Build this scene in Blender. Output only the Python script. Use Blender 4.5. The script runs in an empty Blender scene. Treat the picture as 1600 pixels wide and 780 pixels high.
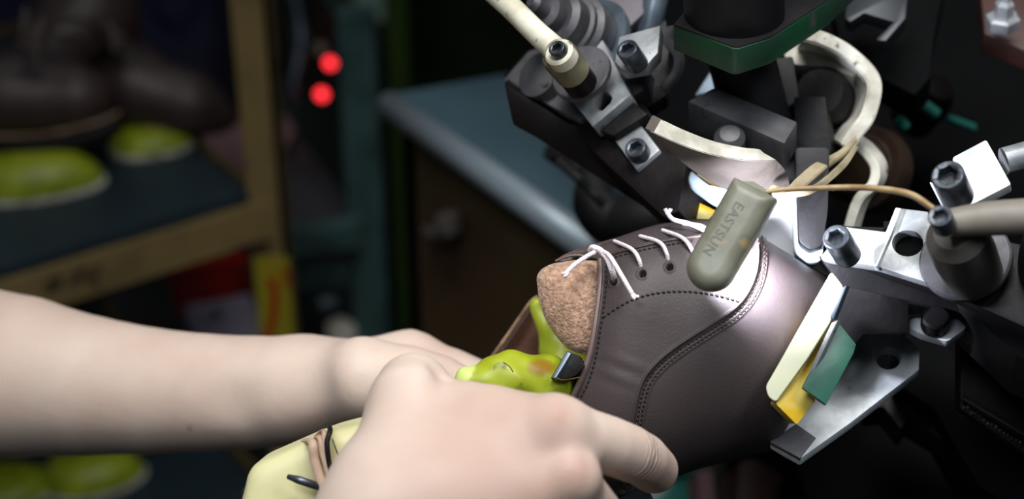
import bpy, bmesh, math, random
import numpy as np
from mathutils import Vector, Matrix
from mathutils.bvhtree import BVHTree

# ------------------------------------------------------------------ camera, world, lights
FPX, CX, CY = 2480.0, 800.0, 390.0
CAM = Vector((0.0, -0.537, 1.31))
PITCH = math.radians(30)
RIGHT = Vector((1, 0, 0))
UP = Vector((0, math.sin(PITCH), math.cos(PITCH)))
BACK = Vector((0, -math.cos(PITCH), math.sin(PITCH)))
scene = bpy.context.scene
cam_data = bpy.data.cameras.new('camera')
cam = bpy.data.objects.new('camera', cam_data)
scene.collection.objects.link(cam)
cam.matrix_world = Matrix(((RIGHT.x, UP.x, BACK.x, CAM.x), (RIGHT.y, UP.y, BACK.y, CAM.y),
                           (RIGHT.z, UP.z, BACK.z, CAM.z), (0, 0, 0, 1)))
cam_data.sensor_width = 36.0
cam_data.lens = FPX / 1600.0 * 36.0
cam_data.clip_start = 0.02
cam_data.dof.use_dof = True
cam_data.dof.focus_distance = 0.60
cam_data.dof.aperture_fstop = 5.6
scene.camera = cam
scene.view_settings.view_transform = 'Standard'
scene.view_settings.look = 'None'
scene.view_settings.gamma = 1.0
scene.view_settings.exposure = 0.0
scene.view_settings.use_curve_mapping = False

world = bpy.data.worlds.new('world'); scene.world = world
world.use_nodes = True
world.node_tree.nodes['Background'].inputs[0].default_value = (0.62, 0.75, 0.95, 1)
world.node_tree.nodes['Background'].inputs[1].default_value = 0.042


def dirw(r, u, b):
    return (RIGHT * r + UP * u + BACK * b).normalized()


def P(u, v, d):
    return CAM + RIGHT * ((u - CX) / FPX * d) + UP * ((CY - v) / FPX * d) - BACK * d


def area(name, loc, aim, size, power, col=(1, 1, 1), size_y=None, spread=None):
    l = bpy.data.lights.new(name, 'AREA'); l.energy = power; l.color = col; l.size = size
    if size_y: l.shape = 'RECTANGLE'; l.size_y = size_y
    if spread: l.spread = math.radians(spread)
    o = bpy.data.objects.new(name, l); scene.collection.objects.link(o)
    o.location = loc
    o.rotation_euler = (Vector(aim) - Vector(loc)).to_track_quat('-Z', 'Y').to_euler()
    return o


# tube light over the work place, a second weaker one towards the aisle
area('workplace_tube_light', (0.06, -0.10, 1.95), (0.02, 0.03, 1.0), 0.55, 2.1, (1.0, 0.97, 0.94), 0.25, 80)
area('side_fill_light', (-0.22, -0.50, 1.75), (0.10, 0.0, 1.0), 0.30, 0.85, (0.9, 0.95, 1.0), None, 90)  # unseen fill from the left front, added to lift the forearm's dark underside
area('right_fill_light', (0.45, -0.35, 1.70), (0.22, 0.0, 0.98), 0.20, 0.5, (0.92, 0.96, 1.0), None, 70)  # unseen fill added on the right to brighten the wiper plate
area('aisle_tube_light', (-0.3, 1.2, 2.6), (-0.3, 1.1, 0.3), 1.2, 2.6, (0.85, 0.95, 1.0), 0.3)

# ------------------------------------------------------------------ helpers: objects
COL = scene.collection


def prop(o, label=None, cat=None, group=None, kind=None):
    if label: o['label'] = label
    if cat: o['category'] = cat
    if group: o['group'] = group
    if kind: o['kind'] = kind
    return o


def thing(name, loc, label, cat, group=None):
    o = bpy.data.objects.new(name, None); COL.objects.link(o)
    o.empty_display_size = 0.02
    o.location = loc
    return prop(o, label, cat, group)


def origin_of(o):
    p = Vector((0, 0, 0))
    while o is not None:
        p += o.location; o = o.parent
    return p


def mk(name, verts, faces, mat, parent=None, smooth=True, origin=None, mats=None, fmat=None, angle=None):
    verts = [Vector(v) for v in verts] if not isinstance(verts, np.ndarray) else verts
    arr = np.array([tuple(v) for v in verts], dtype=np.float64) if not isinstance(verts, np.ndarray) else verts
    if parent is not None:
        org = np.array(origin_of(parent))
    elif origin is not None:
        org = np.array(origin)
    else:
        lo, hi = arr.min(0), arr.max(0)
        org = np.array([(lo[0] + hi[0]) / 2, (lo[1] + hi[1]) / 2, lo[2]])
    me = bpy.data.meshes.new(name)
    me.from_pydata((arr - org).tolist(), [], [tuple(int(i) for i in f) for f in faces])
    for m in (mats or [mat]): me.materials.append(m)
    if fmat is not None: me.polygons.foreach_set('material_index', fmat)
    me.polygons.foreach_set('use_smooth', [smooth] * len(me.polygons))
    me.update()
    if smooth and angle:
        try: me.set_sharp_from_angle(angle=math.radians(angle))
        except Exception: pass
    o = bpy.data.objects.new(name, me); COL.objects.link(o)
    if parent is not None: o.parent = parent
    else: o.location = tuple(org)
    return o


def mk_bm(name, bm, mat, parent=None, smooth=True, angle=35, **k):
    bm.verts.index_update()
    bmesh.ops.recalc_face_normals(bm, faces=bm.faces)
    vs = [v.co.copy() for v in bm.verts]
    fs = [[v.index for v in f.verts] for f in bm.faces]
    bm.free()
    return mk(name, vs, fs, mat, parent, smooth=smooth, angle=angle, **k)


class Pl:
    """a plane through the point seen at (u,v) at distance d, with a normal given as right/up/back"""
    def __init__(s, u, v, d, n):
        s.p = P(u, v, d); s.n = n.normalized() if isinstance(n, Vector) else dirw(*n)

    def at(s, u, v):
        r = P(u, v, 1.0) - CAM
        return CAM + r * ((s.p - CAM).dot(s.n) / r.dot(s.n))

    def off(s, h):
        q = Pl.__new__(Pl); q.p = s.p + s.n * h; q.n = s.n; return q


def level(z):
    q = Pl.__new__(Pl); q.p = Vector((0, 0, z)); q.n = Vector((0, 0, 1)); return q


def rounded(poly, r, seg=4):
    if r <= 0: return poly
    out = []; n = len(poly)
    for i in range(n):
        a, b, c = Vector(poly[i - 1]), Vector(poly[i]), Vector(poly[(i + 1) % n])
        la, lc = (a - b).length, (c - b).length
        t = min(r, la * .45, lc * .45)
        p0 = b + (a - b).normalized() * t; p1 = b + (c - b).normalized() * t
        for k in range(seg + 1):
            s = k / seg
            out.append(tuple(p0 * (1 - s) ** 2 + b * 2 * s * (1 - s) + p1 * s * s))
    return out


def slab(name, poly, pl, thick, mat, parent=None, bevel=0.0006, holes=(), rnd=0, seg=2, bm_only=False, **k):
    """polygon seen in the photo, laid on its plane and given real thickness"""
    bm = bmesh.new()
    loops = [rounded(poly, rnd)] + [list(h) for h in holes]
    edges = []
    for lp in loops:
        vs = [bm.verts.new(pl.at(*p)) for p in lp]
        for i in range(len(vs)): edges.append(bm.edges.new((vs[i - 1], vs[i])))
    if len(loops) == 1:
        bm.faces.new(vs)
    else:
        bmesh.ops.triangle_fill(bm, edges=edges, use_beauty=True, use_dissolve=True)
    r = bmesh.ops.extrude_face_region(bm, geom=bm.faces[:])
    nv = [e for e in r['geom'] if isinstance(e, bmesh.types.BMVert)]
    bmesh.ops.translate(bm, verts=nv, vec=-pl.n * thick)
    bmesh.ops.recalc_face_normals(bm, faces=bm.faces)
    if bevel:
        es = [e for e in bm.edges if len(e.link_faces) == 2 and e.calc_face_angle(0) > 0.5]
        bmesh.ops.bevel(bm, geom=es, offset=bevel, segments=seg, profile=0.6, affect='EDGES', clamp_overlap=True)
    return mk_bm(name, bm, mat, parent, **k)


def circ(u, v, r, n=20, ry=None, rot=0):
    ry = ry or r; o = []
    for i in range(n):
        a = 2 * math.pi * i / n
        x, y = r * math.cos(a), ry * math.sin(a)
        o.append((u + x * math.cos(rot) - y * math.sin(rot), v + x * math.sin(rot) + y * math.cos(rot)))
    return o


def frame(n, hint=Vector((0, 0, 1))):
    n = n.normalized()
    a = n.cross(hint)
    if a.length < 1e-3: a = n.cross(Vector((1, 0, 0)))
    a.normalize(); return a, n.cross(a).normalized(), n


def lathe(name, p, n, prof, mat, parent=None, seg=36, angle=35, arc=None, **k):
    """profile [(radius, height along n)] turned about the axis n through p"""
    a, b, n = frame(n); vs = []; fs = []
    m = len(prof)
    for i in range(seg):
        t = 2 * math.pi * i / seg
        for (r, h) in prof:
            vs.append(p + (a * math.cos(t) + b * math.sin(t)) * r + n * h)
    for i in range(seg):
        j = (i + 1) % seg
        for q in range(m - 1):
            fs.append((i * m + q, j * m + q, j * m + q + 1, i * m + q + 1))
    if prof[0][0] > 1e-6: fs.append(tuple(i * m for i in range(seg)))
    if prof[-1][0] > 1e-6: fs.append(tuple(i * m + m - 1 for i in reversed(range(seg))))
    bm = bmesh.new()
    bv = [bm.verts.new(v) for v in vs]
    for f in fs:
        try: bm.faces.new([bv[i] for i in f])
        except ValueError: pass
    bmesh.ops.remove_doubles(bm, verts=bm.verts, dist=1e-6)
    return mk_bm(name, bm, mat, parent, angle=angle, **k)


def disc(name, u, v, d, n, rpx, h, mat, parent, inner=0, **k):
    """a disc or ring whose upper face is centred on (u,v); h its height in metres"""
    nn = n if isinstance(n, Vector) else dirw(*n)
    s = d / FPX; r = rpx * s; c = min(.0008, h * .2); p = P(u, v, d)
    if inner:
        ri = inner * s
        prof = [(ri, -h), (r, -h), (r, -c), (r - c, 0), (ri + c, 0), (ri, -c), (ri, -h)]
        return lathe(name, p, nn, prof, mat, parent, **k)
    return lathe(name, p, nn, [(0, -h), (r, -h), (r, -c), (r - c, 0), (0, 0)], mat, parent, **k)


def socket_bolt(u, v, d, n, rpx, h, parent, name='socket_bolt', rot=0.3):
    """cap screw: round head with a hexagon socket; (u,v) is the middle of its upper face"""
    nn = n if isinstance(n, Vector) else dirw(*n)
    a, b, nn = frame(nn); p = P(u, v, d); r = rpx * d / FPX; seg = 36
    rings = []
    def ring(rad, z, hexa=False):
        o = []
        for i in range(seg):
            t = 2 * math.pi * i / seg
            q = rad
            if hexa:
                w = ((t + math.pi / 6) % (math.pi / 3)) - math.pi / 6
                q = rad * math.cos(math.pi / 6) / math.cos(w)
            o.append(p + (a * math.cos(t + rot) + b * math.sin(t + rot)) * q + nn * z)
        return o
    rings = [ring(r, -h), ring(r, -h * .5), ring(r, -.12 * r), ring(r * .96, -.04 * r), ring(r * .9, 0), ring(r * .70, 0),
             ring(r * .64, -.06 * r, True), ring(r * .62, -r * .8, True)]
    vs = [x for rr in rings for x in rr]; fs = []
    for q in range(len(rings) - 1):
        for i in range(seg):
            j = (i + 1) % seg
            fs.append((q * seg + i, q * seg + j, (q + 1) * seg + j, (q + 1) * seg + i))
    fs.append(tuple(range(seg))); fs.append(tuple((len(rings) - 1) * seg + i for i in range(seg)))
    bm = bmesh.new(); bv = [bm.verts.new(x) for x in vs]
    for f in fs: bm.faces.new([bv[i] for i in f])
    return mk_bm(name, bm, M['bolt'], parent, angle=30)


def sweep(pts, radii, seg=10, flat=1.0, hint=None, caps=True):
    """tube along points; flat<1 squashes it across hint"""
    pts = [Vector(p) for p in pts]; n = len(pts)
    if not isinstance(radii, (list, tuple, np.ndarray)): radii = [radii] * n
    vs = []; fs = []; prev = None
    for i in range(n):
        t = (pts[min(i + 1, n - 1)] - pts[max(i - 1, 0)]).normalized()
        if prev is None:
            h = hint or Vector((0.13, 0.3, 1)); a = (h - t * h.dot(t)).normalized()
        else:
            a = (prev - t * prev.dot(t)).normalized()
        prev = a; b = t.cross(a)
        for k in range(seg):
            w = 2 * math.pi * k / seg
            vs.append(pts[i] + a * math.cos(w) * radii[i] * flat + b * math.sin(w) * radii[i])
    for i in range(n - 1):
        for k in range(seg):
            l = (k + 1) % seg
            fs.append((i * seg + k, i * seg + l, (i + 1) * seg + l, (i + 1) * seg + k))
    if caps:
        fs.append(tuple(reversed(range(seg)))); fs.append(tuple((n - 1) * seg + k for k in range(seg)))
    return vs, fs


def smoothline(pts, n=40):
    """Catmull-Rom through points of any dimension"""
    A = np.array([tuple(p) for p in pts], float)
    A = np.vstack([2 * A[0] - A[1], A, 2 * A[-1] - A[-2]])
    m = len(A) - 3; out = []
    for t in np.linspace(0, m - 1e-9, n):
        i = int(t); f = t - i; p0, p1, p2, p3 = A[i:i + 4]
        out.append(.5 * ((2 * p1) + (-p0 + p2) * f + (2 * p0 - 5 * p1 + 4 * p2 - p3) * f * f + (-p0 + 3 * p1 - 3 * p2 + p3) * f ** 3))
    return np.array(out)


def tube(name, pts, r, mat, parent=None, n=40, seg=12, flat=1.0, hint=None, **k):
    q = smoothline(pts, n) if n else pts
    v, f = sweep([Vector(x) for x in q], r, seg, flat, hint)
    return mk(name, v, f, mat, parent, angle=50, **k)


def ptube(name, pts, rpx, mat, parent=None, n=40, seg=12, flat=1.0, hint=None, **k):
    """tube through (u,v,d) points; rpx in photo pixels at its distance"""
    q = smoothline(pts, n)
    rr = [(rpx if not isinstance(rpx, (list, tuple)) else float(np.interp(i / (n - 1), np.linspace(0, 1, len(rpx)), rpx))) * q[i][2] / FPX for i in range(n)]
    v, f = sweep([P(*x) for x in q], rr, seg, flat, hint)
    return mk(name, v, f, mat, parent, angle=50, **k)


def band(name, pts, wpx, th, mat, parent=None, n=50, **k):
    """flat strip following (u,v,d) points; its width vector is (du,dv,dd) per point in wpx"""
    q = smoothline(pts, n); w = smoothline(wpx, n); vs = []; fs = []
    A = [P(*x) for x in q]; B = [P(*(q[i] + w[i])) for i in range(n)]
    for i in range(n):
        t = (A[min(i + 1, n - 1)] - A[max(i - 1, 0)]).normalized()
        c = (B[i] - A[i]); m = t.cross(c).normalized() * th / 2
        vs += [A[i] + m, B[i] + m, B[i] - m, A[i] - m]
    for i in range(n - 1):
        for s in range(4):
            e = (s + 1) % 4
            fs.append((i * 4 + s, i * 4 + e, i * 4 + 4 + e, i * 4 + 4 + s))
    fs.append((3, 2, 1, 0)); fs.append(tuple((n - 1) * 4 + s for s in range(4)))
    bm = bmesh.new(); bv = [bm.verts.new(x) for x in vs]
    for f in fs: bm.faces.new([bv[i] for i in f])
    bmesh.ops.recalc_face_normals(bm, faces=bm.faces)
    es = [e for e in bm.edges if len(e.link_faces) == 2 and e.calc_face_angle(0) > 1.0]
    bmesh.ops.bevel(bm, geom=es, offset=th * .18, segments=2, affect='EDGES', clamp_overlap=True)
    return mk_bm(name, bm, mat, parent, **k)


def pillow(name, poly, pl, thick, bulge, mat, parent=None, rings=10, rnd=6, lean=(0, 0), **k):
    """sheet bulging towards its normal inside a traced outline"""
    pts = rounded(poly, rnd, 4); n = len(pts)
    cu = sum(p[0] for p in pts) / n; cv = sum(p[1] for p in pts) / n
    vs = []; fs = []
    for side in (0, 1):
        for r in range(rings, 0, -1):
            s = r / rings
            for (u, v) in pts:
                q = pl.at(cu + (u - cu) * s, cv + (v - cv) * s)
                edge = max(0, (s - .9) / .1)
                h = bulge * (1 - s * s) + (thick * .5 * math.sqrt(max(0, 1 - edge ** 2)) * (1 if side == 0 else -1))
                vs.append(q + pl.n * h)
        vs.append(pl.at(cu, cv) + pl.n * (bulge + thick * .5 * (1 if side == 0 else -1)))
    S = rings * n + 1
    for side in (0, 1):
        o = side * S
        for r in range(rings - 1):
            for i in range(n):
                j = (i + 1) % n
                fs.append((o + r * n + i, o + r * n + j, o + (r + 1) * n + j, o + (r + 1) * n + i))
        for i in range(n): fs.append((o + (rings - 1) * n + i, o + (rings - 1) * n + (i + 1) % n, o + rings * n))
    for i in range(n): fs.append((i, (i + 1) % n, S + (i + 1) % n, S + i))
    bm = bmesh.new(); bv = [bm.verts.new(x) for x in vs]
    for f in fs: bm.faces.new([bv[i] for i in f])
    bmesh.ops.remove_doubles(bm, verts=bm.verts, dist=1e-6)
    return mk_bm(name, bm, mat, parent, angle=60, **k)


def wbox(name, c, s, mat, parent=None, rz=0, bevel=.002, **k):
    bm = bmesh.new(); bmesh.ops.create_cube(bm, size=1)
    bmesh.ops.scale(bm, vec=s, verts=bm.verts)
    if bevel: bmesh.ops.bevel(bm, geom=bm.edges[:], offset=bevel, segments=2, affect='EDGES', clamp_overlap=True)
    bmesh.ops.rotate(bm, verts=bm.verts, cent=(0, 0, 0), matrix=Matrix.Rotation(rz, 3, 'Z'))
    bmesh.ops.translate(bm, verts=bm.verts, vec=c)
    return mk_bm(name, bm, mat, parent, **k)


# ------------------------------------------------------------------ helpers: solid modelling by distance field
def cp(u, v, d):
    """photo point at distance d as metric right / up / forward"""
    return np.array([(u - CX) / FPX * d, (CY - v) / FPX * d, d])


def smin(a, b, k):
    h = np.clip(.5 + .5 * (b - a) / k, 0, 1)
    return b * (1 - h) + a * h - k * h * (1 - h)


def cone(G, A, B, sq=None):
    a, b = cp(*A[:3]), cp(*B[:3]); ra, rb = A[3] * A[2] / FPX, B[3] * B[2] / FPX
    ab = b - a; L = float(ab @ ab) + 1e-12
    X, Y, Z = G
    t = np.clip(((X - a[0]) * ab[0] + (Y - a[1]) * ab[1] + (Z - a[2]) * ab[2]) / L, 0, 1)
    dz = (Z - a[2] - t * ab[2])
    if sq: dz = dz / sq
    return np.sqrt((X - a[0] - t * ab[0]) ** 2 + (Y - a[1] - t * ab[1]) ** 2 + dz ** 2) - (ra + (rb - ra) * t)


def chain(G, pts, k=.003, sq=None):
    d = None
    for A, B in zip(pts[:-1], pts[1:]):
        e = cone(G, A, B, sq)
        d = e if d is None else (smin(d, e, k) if k else np.minimum(d, e))
    return d


def nets(fn, lo, hi, h):
    """naive surface nets over the box lo..hi; returns vertices (right/up/forward) and quads"""
    ax = [np.arange(lo[i], hi[i] + h, h, dtype=np.float32) for i in range(3)]
    G = np.meshgrid(*ax, indexing='ij', sparse=True)
    D = fn(G).astype(np.float32)
    D = np.broadcast_to(D, tuple(len(a) for a in ax)).copy()
    for i in range(3):      # close the solid at the walls of the box
        s = [slice(None)] * 3
        s[i] = 0; D[tuple(s)] = np.maximum(D[tuple(s)], h * .3)
        s[i] = -1; D[tuple(s)] = np.maximum(D[tuple(s)], h * .3)
    nx, ny, nz = D.shape
    ins = D < 0
    c = np.zeros((nx - 1, ny - 1, nz - 1), np.int8)
    corners = [(i, j, k) for i in (0, 1) for j in (0, 1) for k in (0, 1)]
    for (i, j, k) in corners: c += ins[i:nx - 1 + i, j:ny - 1 + j, k:nz - 1 + k]
    act = (c > 0) & (c < 8)
    idx = np.full(act.shape, -1, np.int64); ci = np.argwhere(act); idx[act] = np.arange(len(ci))
    acc = np.zeros((len(ci), 3)); cnt = np.zeros(len(ci))
    for a in range(8):
        for b in range(a + 1, 8):
            A, B = np.array(corners[a]), np.array(corners[b])
            if np.abs(A - B).sum() != 1: continue
            da = D[tuple((ci + A).T)]; db = D[tuple((ci + B).T)]
            m = (da < 0) != (db < 0)
            t = np.where(m, da / np.where(m, da - db, 1), 0)
            acc += m[:, None] * (A + t[:, None] * (B - A)); cnt += m
    V = (ci + acc / cnt[:, None]) * h + np.array([a[0] for a in ax])
    F = []
    for axis in range(3):
        o1, o2 = [(1, 2), (2, 0), (0, 1)][axis]
        s0 = [slice(1, -1)] * 3; s1 = [slice(1, -1)] * 3
        s0[axis] = slice(0, -1); s1[axis] = slice(1, None)
        a, b = ins[tuple(s0)], ins[tuple(s1)]
        for flip, m in ((False, a & ~b), (True, ~a & b)):
            e = np.argwhere(m); off = np.ones(3, int); off[axis] = 0; e = e + off
            u = np.zeros(3, int); u[o1] = 1; w = np.zeros(3, int); w[o2] = 1
            q = [e - u - w, e - w, e, e - u]
            q = [idx[tuple(x.T)] for x in q]
            if flip: q = q[::-1]
            F.append(np.stack(q, 1))
    F = np.vstack(F); F = F[(F >= 0).all(1)]
    return V, F


RM = np.array([[RIGHT.x, UP.x, -BACK.x], [RIGHT.y, UP.y, -BACK.y], [RIGHT.z, UP.z, -BACK.z]])


def to_world(V):
    return V @ RM.T + np.array(CAM)


def relax(V, F, it=2, lam=.5):
    n = len(V)
    for _ in range(it):
        s = np.zeros_like(V); c = np.zeros(n)
        for a, b in ((0, 1), (1, 2), (2, 3), (3, 0)):
            np.add.at(s, F[:, a], V[F[:, b]]); np.add.at(c, F[:, a], 1)
            np.add.at(s, F[:, b], V[F[:, a]]); np.add.at(c, F[:, b], 1)
        V = V * (1 - lam) + lam * s / np.maximum(c, 1)[:, None]
    return V


def solid(name, fn, lo, hi, h, mat, parent=None, it=2, **k):
    V, F = nets(fn, lo, hi, h); V = relax(V, F, it)
    o = mk(name, to_world(V), F[:, ::-1], mat, parent, **k)
    return o, V


def box_of(pts, pad):
    A = np.array([cp(*p[:3]) for p in pts]); R = np.array([p[3] * p[2] / FPX for p in pts])[:, None]
    return (A - R).min(0) - pad, (A + R).max(0) + pad


# ------------------------------------------------------------------ materials
def srgb(r, g, b):
    f = lambda c: (c / 255 / 12.92) if c / 255 <= .04045 else ((c / 255 + .055) / 1.055) ** 2.4
    return (f(r), f(g), f(b), 1)


def material(name, col, rough=.5, metal=0.0, col2=None, scale=20, lo=.4, hi=.65, bump=0.0, bscale=200, coat=0, sss=0, spec=.5,
             detail=4, stain=None, stain_scale=60, stain_lo=.62, sheen=0):
    m = bpy.data.materials.new(name); m.use_nodes = True
    nt = m.node_tree; N = nt.nodes; L = nt.links; b = N['Principled BSDF']
    b.inputs['Base Color'].default_value = col; b.inputs['Roughness'].default_value = rough
    b.inputs['Metallic'].default_value = metal; b.inputs['Specular IOR Level'].default_value = spec
    if coat: b.inputs['Coat Weight'].default_value = coat; b.inputs['Coat Roughness'].default_value = .2
    if sheen: b.inputs['Sheen Weight'].default_value = sheen; b.inputs['Sheen Roughness'].default_value = .5
    if sss:
        b.inputs['Subsurface Weight'].default_value = sss
        b.inputs['Subsurface Radius'].default_value = (1.0, .4, .25); b.inputs['Subsurface Scale'].default_value = .004
    tc = N.new('ShaderNodeTexCoord')
    last = None
    if col2:
        n = N.new('ShaderNodeTexNoise'); n.inputs['Scale'].default_value = scale; n.inputs['Detail'].default_value = detail
        L.new(tc.outputs['Object'], n.inputs['Vector'])
        r = N.new('ShaderNodeValToRGB'); r.color_ramp.elements[0].position = lo; r.color_ramp.elements[1].position = hi
        r.color_ramp.elements[0].color = col; r.color_ramp.elements[1].color = col2
        L.new(n.outputs['Fac'], r.inputs[0]); last = r.outputs[0]
    if stain:
        n = N.new('ShaderNodeTexNoise'); n.inputs['Scale'].default_value = stain_scale; n.inputs['Detail'].default_value = 6
        L.new(tc.outputs['Object'], n.inputs['Vector'])
        r = N.new('ShaderNodeValToRGB'); r.color_ramp.elements[0].position = stain_lo; r.color_ramp.elements[1].position = stain_lo + .06
        r.color_ramp.elements[0].color = (0, 0, 0, 1); r.color_ramp.elements[1].color = (1, 1, 1, 1)
        L.new(n.outputs['Fac'], r.inputs[0])
        mx = N.new('ShaderNodeMix'); mx.data_type = 'RGBA'
        L.new(r.outputs[0], mx.inputs[0]); mx.inputs[6].default_value = col; mx.inputs[7].default_value = stain
        if last: L.new(last, mx.inputs[6])
        last = mx.outputs[2]
    if last: L.new(last, b.inputs['Base Color'])
    if bump:
        n = N.new('ShaderNodeTexNoise'); n.inputs['Scale'].default_value = bscale; n.inputs['Detail'].default_value = 4
        L.new(tc.outputs['Object'], n.inputs['Vector'])
        bp = N.new('ShaderNodeBump'); bp.inputs['Strength'].default_value = bump; bp.inputs['Distance'].default_value = .001
        L.new(n.outputs['Fac'], bp.inputs['Height']); L.new(bp.outputs[0], b.inputs['Normal'])
    return m


def emission(name, col, st):
    m = bpy.data.materials.new(name); m.use_nodes = True
    b = m.node_tree.nodes['Principled BSDF']
    b.inputs['Base Color'].default_value = (0.02, 0.02, 0.02, 1)
    b.inputs['Emission Color'].default_value = col; b.inputs['Emission Strength'].default_value = st
    return m


M = {}
M['leather'] = material('brown_leather', srgb(66, 58, 58), .5, col2=srgb(76, 67, 68), scale=25, bump=.14, bscale=900, spec=.35)
M['leather_dark'] = material('dark_brown_leather', srgb(58, 44, 42), .45, col2=srgb(70, 55, 52), scale=40, bump=.3, bscale=700)
M['lining'] = material('brown_lining', srgb(92, 58, 38), .8, col2=srgb(72, 42, 28), scale=50, bump=.3, bscale=500)
M['leather_edge'] = material('cut_leather_edge', srgb(150, 122, 98), .8, col2=srgb(110, 84, 66), scale=180, bump=.4, bscale=800)
M['suede'] = material('tan_suede', srgb(200, 164, 140), .95, col2=srgb(140, 108, 88), scale=520, lo=.32, hi=.7, bump=1.0, bscale=900, detail=8, sheen=.3, spec=.15)
M['thread'] = material('brown_thread', srgb(38, 27, 25), .6)
M['thread_light'] = material('seam_edge', srgb(120, 100, 96), .45)
M['lace'] = material('white_lace_cord', srgb(238, 228, 234), .8, bump=.6, bscale=1500)
M['green_last'] = material('yellow_green_plastic', srgb(160, 172, 36), .42, col2=srgb(128, 142, 26), scale=45, bump=.15, bscale=120, stain=srgb(78, 88, 12), stain_scale=70, stain_lo=.66, spec=.5)
M['green_highlit'] = material('highlit_green_plastic', srgb(214, 228, 130), .4, col2=srgb(170, 200, 70), scale=60, bump=.2, bscale=200)  # paler green with the highlight of the last's end in its colour
M['last_brown'] = material('rubbed_brown_plastic', srgb(120, 98, 24), .5, col2=srgb(88, 66, 20), scale=80)
M['cream_last'] = material('cream_plastic', srgb(226, 222, 172), .42, col2=srgb(212, 208, 152), scale=14, bump=.06, bscale=150, stain=srgb(190, 182, 120), stain_scale=40, stain_lo=.68)
M['steel'] = material('worn_steel', srgb(170, 174, 176), .42, .35, col2=srgb(128, 132, 136), scale=60, bump=.12, bscale=500, stain=srgb(60, 60, 62), stain_scale=160, stain_lo=.66)
M['steel_dull'] = material('dull_steel', srgb(98, 98, 102), .5, .4, col2=srgb(70, 70, 74), scale=50, bump=.12, bscale=400, stain=srgb(40, 40, 42), stain_scale=120, stain_lo=.64)
M['steel_blue'] = material('bluish_steel', srgb(120, 134, 146), .35, .6, col2=srgb(84, 96, 108), scale=50)
M['bright_plate'] = material('bare_bright_metal', srgb(214, 220, 224), .5, .25, col2=srgb(180, 186, 190), scale=90, bump=.1, bscale=500, stain=srgb(120, 122, 124), stain_scale=150, stain_lo=.68)
M['hub'] = material('greyed_brown_plastic', srgb(84, 80, 76), .5, col2=srgb(58, 54, 50), scale=40)
M['bracket'] = material('dark_blued_steel', srgb(44, 50, 56), .4, .3, col2=srgb(28, 32, 36), scale=40)
M['guard'] = material('mauve_grey_sheet', srgb(84, 78, 86), .5, .1, col2=srgb(70, 64, 72), scale=30)
M['bolt'] = material('black_oxide_steel', srgb(104, 110, 118), .36, .75, col2=srgb(62, 66, 72), scale=90, bump=.1, bscale=700)
M['iron'] = material('blackened_iron', srgb(27, 26, 28), .5, .1, col2=srgb(15, 15, 16), scale=30, bump=.2, bscale=300, spec=.25)
M['iron_brown'] = material('oily_brown_iron', srgb(19, 13, 13), .5, .0, col2=srgb(12, 9, 9), scale=25, bump=.2, bscale=200, spec=.18)
M['black'] = material('greasy_black_iron', srgb(7, 8, 9), .8, 0, col2=srgb(3, 4, 5), scale=20, bump=.3, bscale=150, spec=.08)
M['black_rubber'] = material('black_rubber', srgb(18, 18, 20), .6, spec=.3)
M['paint_green'] = material('dark_green_paint', srgb(12, 62, 36), .45, 0, col2=srgb(24, 46, 36), scale=30, bump=.15, bscale=200, stain=srgb(60, 60, 56), stain_scale=90, stain_lo=.66)
M['tie'] = material('pinkish_leather_tie', srgb(206, 178, 156), .6, col2=srgb(180, 148, 128), scale=60)
M['rod_white'] = material('stained_white_nylon', srgb(222, 220, 202), .5, col2=srgb(186, 180, 154), scale=70, stain=srgb(90, 86, 70), stain_scale=120, stain_lo=.62)
M['boss'] = material('smoked_nylon', srgb(130, 126, 98), .5, col2=srgb(66, 58, 44), scale=60)
M['grey_tube'] = material('grey_beige_plastic', srgb(140, 134, 124), .5, col2=srgb(118, 112, 102), scale=40)
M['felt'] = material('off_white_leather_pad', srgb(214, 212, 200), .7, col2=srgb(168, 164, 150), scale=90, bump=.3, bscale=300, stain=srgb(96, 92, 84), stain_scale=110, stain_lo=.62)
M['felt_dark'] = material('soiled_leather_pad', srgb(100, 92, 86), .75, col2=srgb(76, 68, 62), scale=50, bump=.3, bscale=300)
M['strap'] = material('beige_cloth_band', srgb(168, 156, 128), .8, col2=srgb(128, 116, 90), scale=60, bump=.4, bscale=400)
M['tan'] = material('amber_rubber', srgb(190, 160, 98), .5, col2=srgb(160, 126, 60), scale=80)
M['yellow_rubber'] = material('yellow_polyurethane', srgb(214, 176, 36), .4, col2=srgb(216, 204, 120), scale=40, lo=.45, hi=.6, sss=.1)
M['cream_rubber'] = material('cream_polyurethane', srgb(214, 212, 178), .32, col2=srgb(190, 198, 180), scale=22, sss=.1)
M['pad_blue'] = material('pale_blue_pad', srgb(178, 194, 200), .5, col2=srgb(140, 156, 164), scale=60)
M['teal_plate'] = material('teal_green_plate', srgb(40, 98, 80), .4, col2=srgb(30, 76, 64), scale=60, stain=srgb(24, 50, 44), stain_scale=120, stain_lo=.66)
M['white_plate'] = material('white_plastic_plate', srgb(244, 244, 246), .5)
M['bronze'] = material('bronze', srgb(58, 44, 34), .35, .4, col2=srgb(32, 26, 22), scale=40)
M['lamp_body'] = material('aged_grey_plastic', srgb(130, 132, 118), .42, col2=srgb(108, 108, 92), scale=60, bump=.1, bscale=300, stain=srgb(150, 130, 96), stain_scale=60, stain_lo=.66)
M['letter'] = material('moulded_letter', srgb(92, 92, 78), .5)
M['cable'] = material('tan_cable', srgb(176, 152, 112), .45, col2=srgb(140, 112, 76), scale=120)
M['teal_glass'] = material('teal_enamel', srgb(50, 128, 116), .2, spec=.8)
M['rust'] = material('red_brown_paint', srgb(66, 34, 26), .5, col2=srgb(44, 25, 21), scale=40)
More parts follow.
